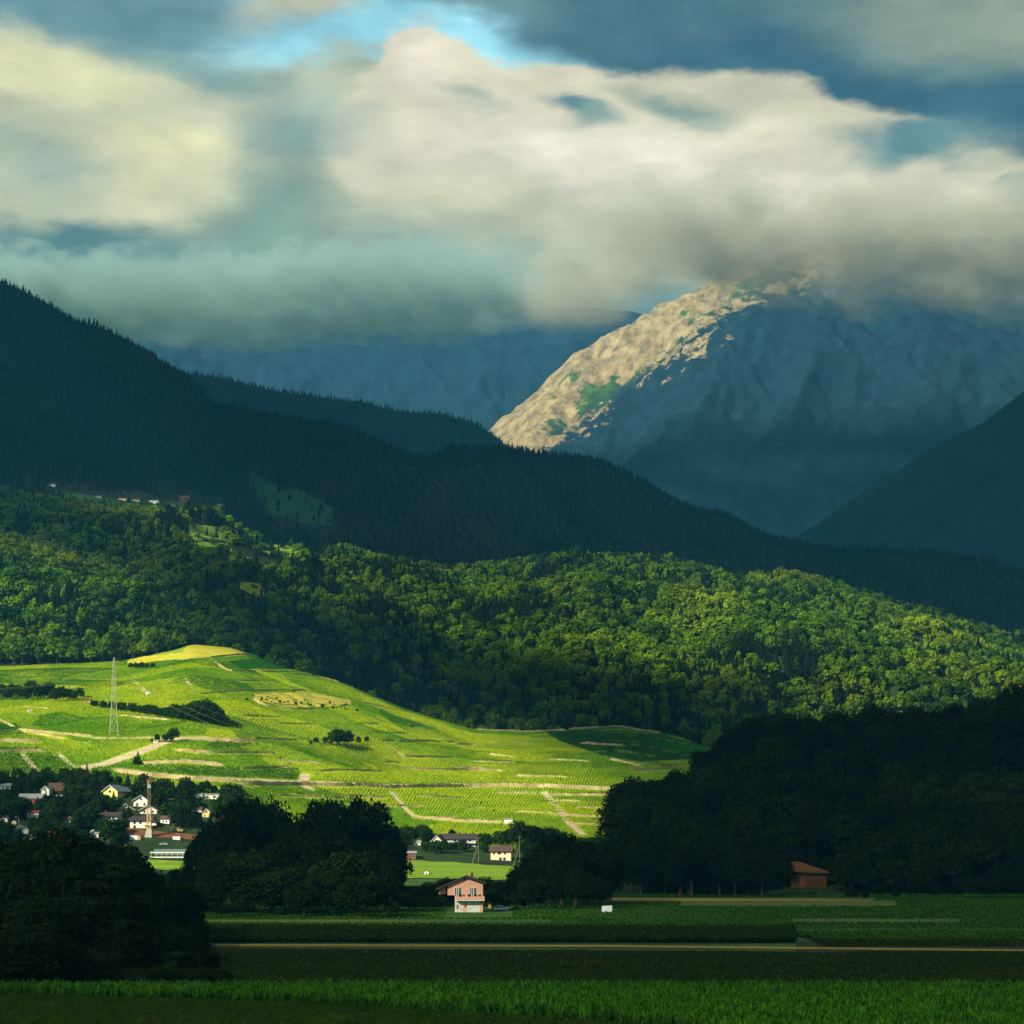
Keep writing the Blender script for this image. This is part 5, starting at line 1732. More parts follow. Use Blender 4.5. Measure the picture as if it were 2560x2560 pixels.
# white box in the field
p = hit(ground, 1517, 2283)
o = thing('white_container', (p.x, p.y, p.z), 'white tilted box standing alone in the green field', 'container', None, math.radians(-12))
MB().prism([(-1.6, -.3), (1.5, -.3), (1.55, 2.25), (-1.45, 2.1)], 0, 1.8).build('body', ST['whitepaint'], o)
q = MB(); q.bar((-1.4, -.03, .1), (1.4, -.03, 2.0), .05); q.bar((-1.4, -.03, 2.0), (1.4, -.03, .1), .05); q.build('strap', ST['shutter'], o)

# ------------------------------------------------------------------ lattice pylon
def pylon():
    p = hit(ground, 285, 1838)
    H = (1838 - 1643) * p.y / F
    o = thing('power_pylon', (p.x, p.y, p.z), 'tall narrow lattice power pylon standing in the bright vineyard', 'pylon', None, math.radians(8))
    half = lambda z: np.interp(z / H, [0, .34, .62, .93, 1.0], [2.7, 1.65, 1.25, .62, .05])
    for sx in (-1, 1):
        for sy in (-1, 1):
            m = MB()
            zs = [0, .34 * H, .62 * H, .93 * H, H]
            for a, b in zip(zs[:-1], zs[1:]):
                m.bar((sx * half(a), sy * half(a), a - (0.5 if a == 0 else 0)), (sx * half(b), sy * half(b), b), .12)
            m.build('leg', ST['steel'], o)
            MB().box((sx * 2.7 - .5, sy * 2.7 - .5, -.8), (sx * 2.7 + .5, sy * 2.7 + .5, .5)).build('footing', ST['concrete'], o)
    m = MB(); z = 2.5
    while z < H * .95:
        a = half(z); nz = min(z + a * 1.9 + .8, H * .97); b = half(nz)
        for sx, sy, tx, ty in ((-1, -1, 1, -1), (1, -1, 1, 1), (1, 1, -1, 1), (-1, 1, -1, -1)):
            m.bar((sx * a, sy * a, z), (tx * b, ty * b, nz), .06); m.bar((tx * a, ty * a, z), (sx * b, sy * b, nz), .06)
            m.bar((sx * a, sy * a, z), (tx * a, ty * a, z), .05)
        z = nz
    m.build('lattice_bracing', ST['steel'], o)
    for zf, L in ((.80, 3.6), (.87, 3.0), (.94, 2.4)):
        m = MB()
        for s in (-1, 1):                                  # arms point towards and away from the eye: seen end on
            m.bar((0, s * half(zf * H), zf * H + .5), (0, s * L, zf * H), .10); m.bar((.5, s * half(zf * H), zf * H - .3), (0, s * L, zf * H), .10)
            m.bar((-.5, s * half(zf * H), zf * H - .3), (0, s * L, zf * H), .10)
        ca = m.build('cross_arm', ST['steel'], o)
        for s in (-1, 1): MB().bar((0, s * L, zf * H), (0, s * L, zf * H - 1.3), .12, 6).build('insulator', ST['brown'], ca)
    # cables
    base = Vector((p.x, p.y, p.z))
    ends = [(ray(-260, 1700, p.y * 1.02), 'left'), (ray(760, 1868, p.y * .86), 'right')]
    for zf, L in ((.80, 3.6), (.87, 3.0), (.94, 2.4)):
        for s in (-1, 1):
            a = base + Vector((0, s * L, zf * H - 1.3))
            for e, side in ends:
                b = Vector(e) + Vector((0, s * L, (zf - .87) * H * 1.2))
                m = MB(); n = 18; prev = a
                for i in range(1, n + 1):
                    t_ = i / n; q = a.lerp(b, t_); q.z -= 4 * 5.0 * t_ * (1 - t_)
                    m.bar(prev, q, .028, 3); prev = q
                c = m.build('power_cable', ST['wood'])
                hgt = {.80: 'lowest', .87: 'middle', .94: 'topmost'}[zf]
                tag(c, f'{hgt} power cable running {side} from the lattice pylon, {"near" if s < 0 else "far"} side', 'cable', 'power cables of the pylon')


pylon()


def pole(u, v0, v1, label, strut=None, arm=True):
    p = hit(ground, u, v0); k = p.y / F; H = (v0 - v1) * k
    o = thing('utility_pole', (p.x, p.y, p.z), label, 'pole', 'wooden utility poles around the village')
    MB().bar((0, 0, -.8), (0, 0, H), .17, 8, .12).build('shaft', ST['wood'], o)
    if arm:
        a = MB().bar((-.8, 0, H - .5), (.8, 0, H - .5), .07).build('cross_arm', ST['wood'], o)
        for x in (-.7, .7): MB().bar((x, 0, H - .45), (x, 0, H - .15), .07, 6).build('insulator', ST['shutter'], a)
    if strut:
        ub, vb, ut, vt = strut
        MB().bar(((ub - u) * k, -.6, (v0 - vb) * k - .8), ((ut - u) * k * .2, -.15, (v0 - vt) * k), .17, 8, .14).build('strut', ST['wood'], o)
    return o


pole(1196, 2163, 2093, 'braced wooden pole right of the long grey roofed building', (1178, 2162, 1192, 2112))
pole(1299, 2173, 2090, 'taller braced wooden pole right of the cream house', (1280, 2172, 1295, 2112))
pole(997, 2146, 2097, 'thin wooden pole beside the dark shed with pale roof edge')
pole(1514, 2178, 2108, 'slim pole in front of the left end of the right wood')
pole(128, 1790, 1748, 'short pole in the upper left vineyard', None, False)
pole(1319, 2216, 2180, 'short pole with a box at the right end of the meadow', None, False)
p = hit(ground, 47, 2066)
o = thing('street_lamp', p, 'curved street lamp between the houses at the left edge', 'street lamp')
MB().bar((0, 0, -.5), (0, 0, 4.2), .10, 6, .07).bar((0, 0, 4.2), (-.8, 0, 4.9), .06, 5).bar((-.8, 0, 4.9), (-1.5, 0, 4.95), .05, 5).build('post', ST['steel'], o)
MB().box((-1.9, -.15, 4.86), (-1.4, .15, 5.02)).build('lamp_head', ST['steel'], o)

# ------------------------------------------------------------------ tower crane and building site
p = hit(ground, 373, 2094)
k = p.y / F
cr = thing('tower_crane', (p.x, p.y, p.z), 'tower crane with orange mast foot and dark lattice mast in the village', 'crane')
H = (2094 - 1946) * k
MB().prism([(-2.6, -1), (1.7, -1), (1.5, 4.4), (-1.0, 4.4)], -1.6, 1.6).build('ballast_block', ST['concrete'], cr)


def lattice(par, name, mat, z0, z1, a, r, y=0.0):
    m = MB()
    for sx in (-1, 1):
        for sy in (-1, 1): m.bar((sx * a, sy * a + y, z0), (sx * a, sy * a + y, z1), r)
    z = z0; s = 1
    while z < z1 - .1:
        nz = min(z1, z + 2 * a)
        for q in (-1, 1):
            m.bar((-a * s, q * a + y, z), (a * s, q * a + y, nz), r * .6); m.bar((q * a, -a * s + y, z), (q * a, a * s + y, nz), r * .6)
        m.bar((-a, -a + y, z), (a, -a + y, z), r * .6)
        z = nz; s = -s
    return m.build(name, mat, par)


lattice(cr, 'mast_foot', ST['orange'], 4.4, H * .50, .95, .20)
lattice(cr, 'mast', ST['rust'], H * .50, H * .84, .72, .15)
lattice(cr, 'mast_head', ST['shutter'], H * .84, H * .97, .60, .13)
MB().box((-.9, -1.9, H * .92), (.9, -.7, H * .92 + 2.0)).build('cab', ST['rust'], cr)
jb = MB()
for i in range(13):                                       # jib pointing almost straight at the eye
    y0 = 8 - i * 3.0; y1 = y0 - 3.0
    for x, z in ((-.6, H), (.6, H), (0, H + 1.1)): jb.bar((x, y0, z), (x, y1, z), .11)
    jb.bar((-.6, y0, H), (0, y1, H + 1.1), .06); jb.bar((.6, y0, H), (0, y1, H + 1.1), .06); jb.bar((-.6, y0, H), (.6, y1, H), .06)
jb.build('jib', ST['rust'], cr)
MB().box((-1.0, 6.5, H - 1.4), (1.0, 9.0, H + .6)).build('counterweight', ST['rust'], cr)


def container(u, v, w, h, label, mat, yaw=0, d=2.4):
    p = hit(ground, u, v)
    o = thing('site_container', (p.x, p.y, p.z), label, 'container', 'containers on the building site', math.radians(yaw))
    MB().box((-w / 2, 0, -.3), (w / 2, d, h)).build('body', ST[mat], o)
    m = MB()
    for i in range(int(w / .5)): m.box((-w / 2 + .25 + i * .5, -.05, 0), (-w / 2 + .45 + i * .5, -.002, h - .1))
    m.build('ribs', ST[mat], o)
    MB().box((-w / 2 - .05, -.08, h + .002), (w / 2 + .05, d + .05, h + .12)).build('roof', ST['shutter'], o)


container(334, 2101, 4.2, 2.5, 'white site container left of the crane ballast', 'whitepaint')
container(320, 2099, 1.8, 2.3, 'dark blue site container beside the white one', 'blue')
container(347, 2101, 1.6, 2.2, 'small orange site box next to the white container', 'orangebox')
container(441, 2101, 3.8, 2.0, 'white site container right of the crane', 'whitepaint')
patch('building_site_soil', [(300, 2070), (380, 2080), (530, 2094)], [(300, 2084), (380, 2096), (530, 2106)], plain('red_soil', (0.14, 0.058, 0.024), 0.95, 0.35, 0.3), 0.7, 6)
# excavator
p = hit(ground, 449, 2082)
ex = thing('excavator', p, 'yellow excavator on the red soil of the building site', 'excavator', None, math.radians(20))
for s in (-1, 1): MB().prism([(-1.7, .1), (-1.4, -.15), (1.4, -.15), (1.7, .1), (1.7, .5), (1.4, .75), (-1.4, .75), (-1.7, .5)], s * 1.0 - .28, s * 1.0 + .28).build('crawler_track', ST['tyre'], ex)
MB().box((-1.3, -1.1, .8), (1.6, 1.1, 1.9)).build('upper_carriage', ST['orange'], ex)
cb = MB().prism([(-1.3, 1.9), (-.1, 1.9), (-.1, 3.0), (-1.0, 3.0)], -1.0, 0).build('cab', ST['orange'], ex)
MB().prism([(-1.05, 2.05), (-.3, 2.05), (-.3, 2.85), (-.9, 2.85)], -1.03, -1.0).build('cab_window', ST['glass'], cb)
MB().bar((-1.0, .3, 1.6), (-3.0, .3, 4.0), .22).bar((-3.0, .3, 4.0), (-4.3, .3, 2.2), .16).build('boom', ST['orange'], ex)
MB().prism([(-4.8, 1.2), (-4.0, 1.0), (-3.9, 1.9), (-4.4, 2.3)], -.2, .8).build('bucket', ST['rust'], ex)

# road bridge with pale guard rails
p = hit(ground, 443, 2150)
k = p.y / F
br = thing('road_bridge', (p.x, p.y, p.z), 'low road bridge with two pale guard rails below the building site', 'bridge')
w0, w1 = (375 - 443) * k, (512 - 443) * k
z = (2150 - 2140) * k
MB().box((w0, 0, z - .9), (w1, 9, z - .3)).build('deck', ST['concrete'], br)
MB().box((w0 + 2.5, -.12, z - .95), (w1 - 2.5, -.002, z - .45)).build('edge_beam', ST['pale'], br)
MB().box((w0, -.2, z + 1.5), (w1, -.05, z + 2.0)).build('guard_rail', ST['pale'], br)
for i in range(11):
    x = w0 + .6 + i * (w1 - w0 - 1.2) / 10
    MB().box((x - .09, -.04, z - .6), (x + .09, .08, z + 1.5)).build('post', ST['steel'], br)
MB().box((w0 + .3, 8.6, z - .3), (w1 - .3, 8.8, z + 3.4)).build('noise_screen', RF['green'], br)
for i in range(3):
    x = w0 + 4 + i * (w1 - w0 - 8) / 2
    MB().box((x - .5, 1, -2), (x + .5, 8, z - .905)).build('pillar', ST['concrete'], br)

# round white tank hut in the vineyard
p = hit(ground, 371, 1739)
o = thing('water_tank', p, 'round white domed tank at the lower end of the pinkish path', 'tank')
q = MB(); q.bar((0, 0, -.4), (0, 0, 1.7), 1.7, 16); q.bar((0, 0, 1.7), (0, 0, 2.4), 1.7, 16, .9); q.bar((0, 0, 2.4), (0, 0, 2.65), .9, 16, .1)
q.build('shell', ST['white'], o)
MB().box((-.4, -1.78, -.2), (.4, -1.6, 1.4)).build('hatch', ST['brown'], o)
# ------------------------------------------------------------------ trees that stand one by one
def big_crown(seed, n, leaf, lobes, mat, low=0.2, H=1.0):
    rng = np.random.default_rng(seed)
    return crown_mesh('crown', broad_crown(rng, n, leaf, lobes, rng.uniform(.74, .92), H, low), M[mat])


CR_BIG = [big_crown(700 + i, 4200, 0.050, 26, 'leaf_near', 0.08) for i in range(5)]
CR_MID = [big_crown(720 + i, 1500, 0.075, 16, 'leaf_shrub', 0.03) for i in range(5)]
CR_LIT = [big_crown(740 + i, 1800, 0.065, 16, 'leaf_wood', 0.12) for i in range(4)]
CR_FIR = [crown_mesh('crown', fir_crown(np.random.default_rng(760 + i), 1800, 0.062, 0.08, 0.40), M['leaf_fir']) for i in range(3)]
TRUNK = [trunk_mesh('trunk', 0.020 + .004 * i, 0.72, 6) for i in range(3)]
TRUNK_FIR = trunk_mesh('trunk', 0.014, 0.95, 0)
ORD = ['first', 'second', 'third', 'fourth', 'fifth', 'sixth', 'seventh', 'eighth', 'ninth', 'tenth', 'eleventh', 'twelfth', 'thirteenth', 'fourteenth',
       'fifteenth', 'sixteenth', 'seventeenth', 'eighteenth', 'nineteenth', 'twentieth'] + [f'{k}th' if k % 10 not in (1, 2, 3) else f'{k}' + ('st', 'nd', 'rd')[k % 10 - 1] for k in range(21, 90)]
trng = np.random.default_rng(4242)


def tree(x, y, z, h, label, group, kind='big', wide=1.0, name=None, cat='tree'):
    rz = trng.uniform(0, 6.28)
    nm = name or {'fir': 'fir_tree', 'mid': 'broadleaf_tree'}.get(kind, 'broadleaf_tree')
    o = thing(nm, (x, y, z - .3), label, cat, group, rz)
    w = h * wide * trng.uniform(.88, 1.14)
    crown = {'big': CR_BIG, 'mid': CR_MID, 'lit': CR_LIT, 'fir': CR_FIR}[kind]
    c = link(bpy.data.objects.new('crown', crown[trng.integers(0, len(crown))]), o)
    t = link(bpy.data.objects.new('trunk', TRUNK_FIR if kind == 'fir' else TRUNK[trng.integers(0, 3)]), o)
    c.scale = (w, w, h); t.scale = (h, h, h)
    return o


def tree_uv(u, vtop, Y, label, group, kind='big', wide=1.0, hmin=3.0, name=None):
    """a tree at bearing u and depth Y whose top reaches picture height vtop"""
    x = (u - 1280) / F * Y
    z = float(ground.z_at(u, Y)[0])
    h = max(hmin, CAMZ + (HOR - vtop) / F * Y - z)
    return tree(x, Y, z, h, label, group, kind, wide, name)


# the black wood in the lower left corner: tops follow its outline, back rows stand higher
G = 'trees of the black wood in the lower left'
top = pl([(-60, 2095), (40, 2085), (120, 2066), (210, 2070), (320, 2112), (390, 2185), (470, 2215), (520, 2280), (545, 2330), (560, 2360)])
RN = ['back', 'fourth', 'third', 'second', 'front']
for row, (Y, dv, st, u1, low) in enumerate(((425, 0, 56, 520, 90), (390, 45, 60, 545, 90), (352, 110, 66, 540, 80), (322, 190, 62, 545, 60), (303, 262, 56, 550, 40))):
    for i, u in enumerate(np.arange(-40, u1, st)):
        uu = u + trng.uniform(-14, 14); yy = Y + trng.uniform(-9, 9)
        vt = top(uu) + dv * trng.uniform(.75, 1.1) + trng.uniform(-10, 16)
        vt = min(vt, HOR + CAMZ * F / yy - low)
        tree_uv(uu, vt, yy, f'{ORD[i]} dark tree from the left in the {RN[row]} row of the corner wood', G, 'big', [.95, .95, 1.05, 1.2, 1.5][row])
for i, u in enumerate(np.arange(-40, 560, 34)):
    tree_uv(u + trng.uniform(-8, 8), 2420 + trng.uniform(-12, 14), 298 + trng.uniform(-2, 2), f'{ORD[i]} low thicket bush from the left at the foot of the corner wood', G, 'big', 1.9, name='bush')
for i, (u, vt) in enumerate(((318, 2375), (338, 2368), (358, 2380))):
    tree_uv(u, vt, 312, f'{ORD[i]} round dark bush from the left filling the gap low in the corner wood', G, 'big', 1.3, name='bush')
# the middle wood left of the pink house
G = 'trees of the dark wood left of the pink house'
top = pl([(400, 2200), (470, 2120), (520, 2060), (560, 2000), (640, 1986), (705, 1992), (728, 2030), (746, 2052), (765, 2025), (790, 1997), (885, 1984), (955, 2002), (975, 2052), (1010, 2078), (1020, 2150)])
for row, (Y, dv, st, u0, u1) in enumerate(((700, 0, 46, 430, 985), (655, 45, 50, 470, 985), (610, 120, 54, 480, 985), (570, 190, 52, 470, 1000), (546, 240, 50, 520, 1000))):
    for i, u in enumerate(np.arange(u0, u1, st)):
        uu = u + trng.uniform(-10, 10); yy = Y + trng.uniform(-12, 12)
        vt = min(top(uu) + dv * trng.uniform(.7, 1.1) + trng.uniform(-12, 16), HOR + CAMZ * F / yy - 36)
        tree_uv(uu, vt, yy, f'{ORD[i]} dark tree from the left in the {RN[row]} row beside the pink house', G, 'big', [.52, .62, .9, 1.2, 1.6][row])
# lower edge of the village: tall dark garden trees between the bridge and the two woods
G = 'dark trees between the village and the black wood'
for row, (Y, st, u0, u1) in enumerate(((900, 34, -20, 350), (850, 40, 520, 640), (800, 36, 330, 640), (650, 36, 380, 530), (560, 36, 400, 560))):
    for i, u in enumerate(np.arange(u0, u1, st)):
        vt = [2118, 2120, 2186, 2208, 2236][row] + trng.uniform(-16, 20)
        tree_uv(u + trng.uniform(-8, 8), vt, Y + trng.uniform(-15, 15), f'{ORD[i]} dark tree from the left {["above the black corner wood", "right of the road bridge", "below the bridge lawn", "in the gap behind the corner wood", "in the gap beside the corner wood"][row]}', G, 'big', 1.05)
# hedge behind the pink house and the trees to its right
G = 'trees behind and beside the pink house'
for i, u in enumerate(np.arange(1000, 1330, 24)):
    uu = u + trng.uniform(-6, 6)
    tree_uv(uu, 2200 + trng.uniform(-6, 12) - (12 if 1100 < u < 1220 else 0), 625 + trng.uniform(-8, 8), f'{ORD[i]} bushy tree from the left in the hedge behind the pink house', G, 'big', 1.25)
for i, u in enumerate((1010, 1035, 1062, 1088, 1116)):
    tree_uv(u, 2236 + trng.uniform(-6, 8), 588, f'{ORD[i]} low dark bush from the left beside the pink house', G, 'big', 1.5, name='bush')
for i, (u, vt) in enumerate(((1232, 2216), (1262, 2232), (1290, 2225), (1320, 2196))):
    tree_uv(u, vt, 596, f'{ORD[i]} bushy tree right of the pink house behind the white car', G, 'big', 1.1)
for row, (Y, st, dv) in enumerate(((660, 34, 0), (625, 32, 40), (598, 30, 85))):
    tp = pl([(1290, 2170), (1340, 2118), (1400, 2090), (1450, 2088), (1500, 2098), (1530, 2110)])
    for i, u in enumerate(np.arange(1310, 1520, st)):
        tree_uv(u + trng.uniform(-7, 7), tp(u) + dv + trng.uniform(-8, 10), Y + trng.uniform(-8, 8),
                f'{ORD[i]} tree from the left in the {["back", "middle", "front"][row]} row before the white box', 'trees of the small wood between pink house and white box', 'big', 1.05)
# the big dark wood on the knoll: the nearest trees one by one, the mass behind them as one
G = 'trees of the big dark wood on the right knoll'
knx = []
step = 12.5
for row, y in enumerate(np.arange(738, 962, step)):
    i = 0
    for x in np.arange((1578 - 1280) / F * y, (2640 - 1280) / F * y, step):
        xx = x + trng.uniform(-4, 4); yy = y + trng.uniform(-4, 4)
        u = xx / yy * F + 1280
        z = float(knoll.z_at(u, yy)[0])
        if 1940 < u < 2115 and yy < 756: continue
        h = trng.uniform(14, 21) * (1.0 if u > 1600 else 1.15)
        if row < 5:
            tree(xx, yy, z - 1.5, h, f'{ORD[i]} dark tree from the left in the {["front", "second", "third", "fourth", "fifth"][row]} row of the right wood', G, 'big', 1.1)
        else:
            knx.append((xx, yy, z - 1.5, h))
        i += 1
ka = np.array(knx); nk = len(ka)
kw = ka[:, 3] * trng.uniform(1.0, 1.3, nk)
kt = np.zeros((nk, 3)); kt[:, 2] = trng.uniform(0, 6.28, nk)
o = scatter('knoll_wood', ka[:, :3], trng.integers(0, 5, nk), np.stack([kw, kw, ka[:, 3]], 1), kt, [proto_obj(m_) for m_ in CR_BIG])
tag(o, kind='stuff')
for i, (u, vt, Y_) in enumerate(((1945, 2150, 748), (1960, 2170, 744), (2095, 2165, 746), (2112, 2150, 749), (2130, 2172, 742), (1990, 2140, 758), (2030, 2150, 758), (2070, 2160, 758))):
    x_ = (u - 1280) / F * Y_; z_ = float(knoll.z_at(u, Y_)[0])
    tree(x_, Y_, z_, CAMZ + (HOR - vt) / F * Y_ - z_ + 3, f'{ORD[i]} dark bushy tree crowding round the rust brown barn', 'bushy trees round the barn', 'big', 1.15)
# front row with bare stems seen against the bright field
for i, u in enumerate((1700, 1728, 1762, 1800, 1838, 1872, 1905)):
    y = 718 + trng.uniform(-3, 3)
    tree((u - 1280) / F * y, y, 0, trng.uniform(15, 19), f'{ORD[i]} bare stemmed tree from the left at the field edge below the right wood', 'stemmed trees along the field edge', 'big', .9)
for i, (u, vt) in enumerate(((2130, 2222), (2165, 2235), (2200, 2205), (2240, 2222), (2290, 2200), (2340, 2212), (2385, 2200), (2425, 2190), (2470, 2200), (2510, 2192), (2550, 2180), (2590, 2190))):
    tree_uv(u, vt, 690 + trng.uniform(-8, 8), f'{ORD[i]} low dark bush from the left in front of the right wood', 'bushes in front of the right wood', 'big', 1.5, name='bush')
print('knoll', nk)

# village trees: anywhere between the houses, never in front of one
BOXES = [(66, 2092, 88, 2108), (204, 2008, 224, 2024), (156, 2046, 178, 2062), (418, 2002, 438, 2016), (545, 2044, 568, 2060), (400, 2046, 424, 2060), (118, 2084, 140, 2100), (226, 2080, 248, 2096), (250, 1962, 330, 2000), (296, 1998, 392, 2034), (250, 2030, 300, 2062), (325, 2036, 392, 2100), (310, 2078, 360, 2102), (425, 2066, 460, 2102), (366, 1935, 382, 2100),
         (388, 2096, 430, 2114), (372, 2118, 515, 2176), (500, 2016, 530, 2046), (476, 2020, 505, 2034), (484, 1980, 552, 1998), (46, 1980, 104, 2008), (103, 1966, 165, 2000),
         (66, 2028, 98, 2046), (28, 2046, 72, 2090), (0, 2040, 20, 2058), (0, 1958, 26, 1980), (300, 2066, 532, 2090),
         (1074, 2076, 1196, 2118), (1222, 2112, 1282, 2150), (1015, 2110, 1046, 2148), (1030, 2100, 1056, 2114), (1385, 2118, 1404, 2140), (1172, 2092, 1200, 2164), (1276, 2090, 1303, 2174)]


def clear(u, v, h_px, w_px, Yt):
    for (a, b, c, d) in BOXES:
        if u + w_px * .36 > a and u - w_px * .36 < c and v > d - 2 and v - h_px * .92 < d - 0.45 * (d - b): return False
        if a < u < c and b + 6 < v <= d - 2: return False
    return True


HOUSES = [(276, 1998, 'the yellow gabled house'), (314, 2034, 'the wide brown roof'), (352, 2018, 'the white gable by the crane'), (268, 2064, 'the two storey house left of the crane'),
          (352, 2072, 'the block house at the crane base'), (516, 2045, 'the small yellow house'), (518, 1998, 'the long pale flat building'), (74, 2010, 'the red barn'),
          (142, 1982, 'the broad brown roof behind the red shed'), (82, 2046, 'the house with the dark red roof'), (52, 2088, 'the house by the street lamp'), (12, 1977, 'the pale green house'),
          (441, 2101, 'the right site container'), (443, 2150, 'the road bridge'), (180, 2110, 'the open middle of the left village'), (230, 2160, 'the lower edge of the left village'),
          (440, 2040, 'the open right of the left village'), (180, 2020, 'the gap between red shed and brown roof'), (600, 2060, 'the right end of the left village'), (60, 2160, 'the lower left corner of the village'),
          (1145, 2118, 'the long grey roofed building'), (1092, 2120, 'the white gable house of the middle village'), (1252, 2152, 'the cream house'), (1017, 2150, 'the dark shed'), (1396, 2140, 'the swallowed white house'),
          (1345, 2130, 'the middle of the right village grove'), (1470, 2130, 'the right end of the village grove')]
SEEN = {}


def by_house(kindtxt, u, v, pool):
    hu, hv, nm = min(pool, key=lambda h: abs(h[0] - u) + 1.3 * abs(h[1] - v))
    du, dv = u - hu, v - hv
    side = 'right of' if du > abs(dv) else 'left of' if -du > abs(dv) else 'above' if dv < 0 else 'below'
    t = f'{kindtxt} {side} {nm}'
    n = SEEN.get(t, 0); SEEN[t] = n + 1
    return t if n == 0 else f'{ORD[n]} {t}'


placed = []
region = [(-20, 1948), (180, 1948), (330, 1966), (560, 1986), (640, 2050), (600, 2150), (520, 2175), (-20, 2190)]
cand = sorted([(trng.uniform(-20, 620), trng.uniform(1950, 2190)) for _ in range(7000)], key=lambda t: t[1])
nv = 0
for (u, v) in cand:
    if nv > 330: break
    if not inpoly(np.array([u]), np.array([v]), region)[0]: continue
    if 385 < u < 505 and v > 2095: continue
    p = hit(ground, u, v); k = F / p.y
    h = trng.uniform(5.5, 11.5) * (1.0 if v > 2000 else .75) * (1.15 if v > 2100 else 1)
    if any(abs(u - a) < 11 and abs(v - b) < 8 for a, b in placed): continue
    if not clear(u, v, h * k, h * .85 * k, p.y): continue
    placed.append((u, v)); nv += 1
    fir = trng.uniform() < .22
    ht = 'small' if h < 7 else 'tall' if h > 9.5 else 'middling'
    tree(p.x, p.y, p.z, h * (1.25 if fir else 1), by_house(f'{ht} dark conifer' if fir else f'{ht} green tree', u, v, HOUSES[:20]),
         'conifers among the village houses' if fir else 'garden trees among the village houses', 'fir' if fir else 'mid', 1.15, None if fir else 'garden_tree')
print('village trees', nv)
for i, (u, v, vt) in enumerate(((296, 1985, 1936), (368, 2000, 1930), (352, 1996, 1946), (380, 2004, 1944), (72, 1985, 1928), (100, 1968, 1940), (440, 2010, 1968), (452, 2018, 1972))):
    p = hit(ground, u, v)
    tree(p.x, p.y, p.z, (v - vt) * p.y / F, f'{ORD[i]} tall dark conifer rising above the village roofs against the vineyard', 'tall conifers above the village', 'fir', 1.0)
# centre village
region = [(960, 2100), (1080, 2092), (1240, 2110), (1300, 2090), (1420, 2108), (1520, 2120), (1500, 2165), (1340, 2170), (1180, 2158), (980, 2148)]
placed = []; nv = 0
cand = sorted([(trng.uniform(960, 1520), trng.uniform(2092, 2165)) for _ in range(1500)], key=lambda t: t[1])
for (u, v) in cand:
    if nv > 75: break
    if not inpoly(np.array([u]), np.array([v]), region)[0]: continue
    p = hit(ground, u, v); k = F / p.y
    h = trng.uniform(5.0, 8.5)
    if any(abs(u - a) < 12 and abs(v - b) < 8 for a, b in placed): continue
    if not clear(u, v, h * k, h * .9 * k, p.y): continue
    placed.append((u, v)); nv += 1
    tree(p.x, p.y, p.z, h, by_house('dark garden tree', u, v, HOUSES[20:]), 'garden trees of the middle village', 'mid', 1.2, 'garden_tree')
print('centre trees', nv)
for (u, v, vt, lab) in ((1300, 2130, 2052, 'big dark round tree above the cream house'), (1340, 2140, 2062, 'big dark tree right of the taller braced pole'), (1375, 2140, 2064, 'dark tree at the right of the middle village'),
                   (1270, 2115, 2072, 'dark tree below the white stone hut'), (1330, 2160, 2105, 'dark tree low behind the meadow end'),
                   (1070, 2112, 2078, 'dark tree left of the white gable'), (1040, 2104, 2078, 'dark wide tree at the left of the middle village'), (1130, 2098, 2072, 'dark tree behind the long roof')):
    p = hit(ground, u, v)
    tree(p.x, p.y, p.z, (v - vt) * p.y / F, lab, 'larger trees of the middle village', 'big', 1.0)
# hedges and clumps in the vineyard
G = 'shrubs and hedge trees in the vineyard'
clumps = []
for u in range(-10, 215, 15): clumps.append((u, 1746 + 6 * math.sin(u) + u * .03, 44 - abs(u - 90) * .12, 'hedge tree in the upper left vineyard clump'))
for u in range(228, 600, 12):
    f = (u - 228) / 372.0
    clumps.append((u, 1768 + f * 56, (20 + 24 * f) if u < 480 else (62 if u < 545 else 40 - (u - 545) * .5), 'hedge tree in the dark strip running down from the pylon'))
for u in range(440, 560, 16): clumps.append((u, 1790 + (u - 440) * .2, 38, 'hedge tree at the thick end of the dark strip'))
for u, h in ((382, 14), (396, 22), (412, 24), (432, 36), (424, 28)): clumps.append((u, 1856, h, 'shrub in the small clump where the road bends'))
for u, v, h in ((850, 1866, 56), (834, 1866, 44), (872, 1866, 46), (812, 1862, 26), (790, 1860, 18), (898, 1860, 24), (918, 1856, 18), (775, 1862, 14)): clumps.append((u, v, h, 'big round tree group in the middle of the vineyard' if h > 40 else 'small shrub beside the round trees of the vineyard'))
for u in range(325, 385, 11): clumps.append((u, 1672, 18, 'low hedge under the yellow meadow'))
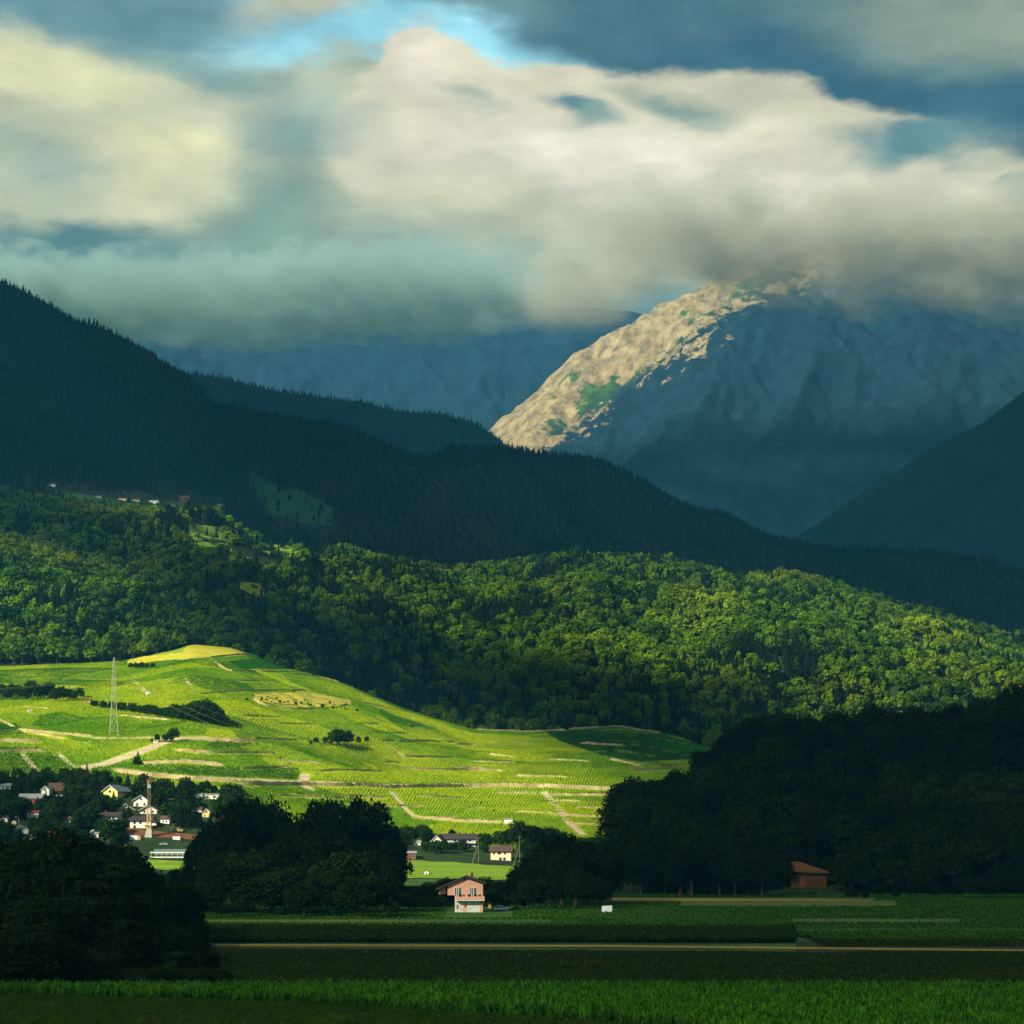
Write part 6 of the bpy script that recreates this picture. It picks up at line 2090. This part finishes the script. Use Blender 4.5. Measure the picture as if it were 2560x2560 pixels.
for i in range(26):
    u = 636 + i * 9.4 + trng.uniform(-4, 4); clumps.append((u, 1746 + (u - 636) * .1 + trng.uniform(-6, 8), trng.uniform(4, 9), 'tiny bush dotted over the dry yellow slope'))
for u, v, h in ((620, 1754, 12), (655, 1752, 10), (700, 1758, 9), (738, 1764, 11), (805, 1770, 12), (830, 1774, 10), (862, 1776, 9), (890, 1780, 10), (775, 1766, 8)): clumps.append((u, v, h, 'small bush on the dry yellow slope'))
for u, v, h in ((640, 1862, 7), (662, 1874, 7), (684, 1886, 7), (704, 1898, 8), (722, 1912, 9), (1560, 2015, 9), (1200, 2010, 8), (1235, 2030, 8)): clumps.append((u, v, h, 'tiny dark bush on a terrace edge'))
cl_n = {}
clumps = sorted(clumps, key=lambda t: t[0])
for u, v, h, lab in clumps:
    cl_n[lab] = cl_n.get(lab, 0) + 1
    if sum(1 for c in clumps if c[3] == lab) > 1: lab = f'{ORD[cl_n[lab] - 1]} {lab} from the left'
    p = hit(ground, u + trng.uniform(-3, 3), v)
    tree(p.x, p.y, p.z, max(1.6, h * p.y / F * trng.uniform(.85, 1.1)), lab, G, 'mid', 1.05, 'hedge_tree', 'bush' if h < 15 else 'hedge tree')
for u, v, vt in ((345, 1912, 1876), (337, 1910, 1886)):
    p = hit(ground, u, v); tree(p.x, p.y, p.z, (v - vt) * p.y / F, 'dark conifer beside the curved vineyard road' if u > 340 else 'smaller conifer beside the curved vineyard road', 'conifers beside the curved road', 'fir', 1.3)
# edge trees of the left wood, big and sunlit
for i, u in enumerate(np.arange(-10, 470, 21)):
    vt = np.interp(u, [0, 40, 100, 180, 300, 400, 480], [1560, 1585, 1600, 1588, 1575, 1600, 1600]) + trng.uniform(-14, 12)
    x = (u - 1280) / F * 1588; z = float(ground.z_at(u, 1588)[0])
    h = CAMZ + (HOR - vt) / F * 1588 - z
    tree(x, 1596, z, float(np.clip(h, 14, 27)), f'{ORD[i]} tall sunlit tree from the left on the wood edge above the vineyard', 'sunlit edge trees above the vineyard', 'lit', .72, 'forest_tree')
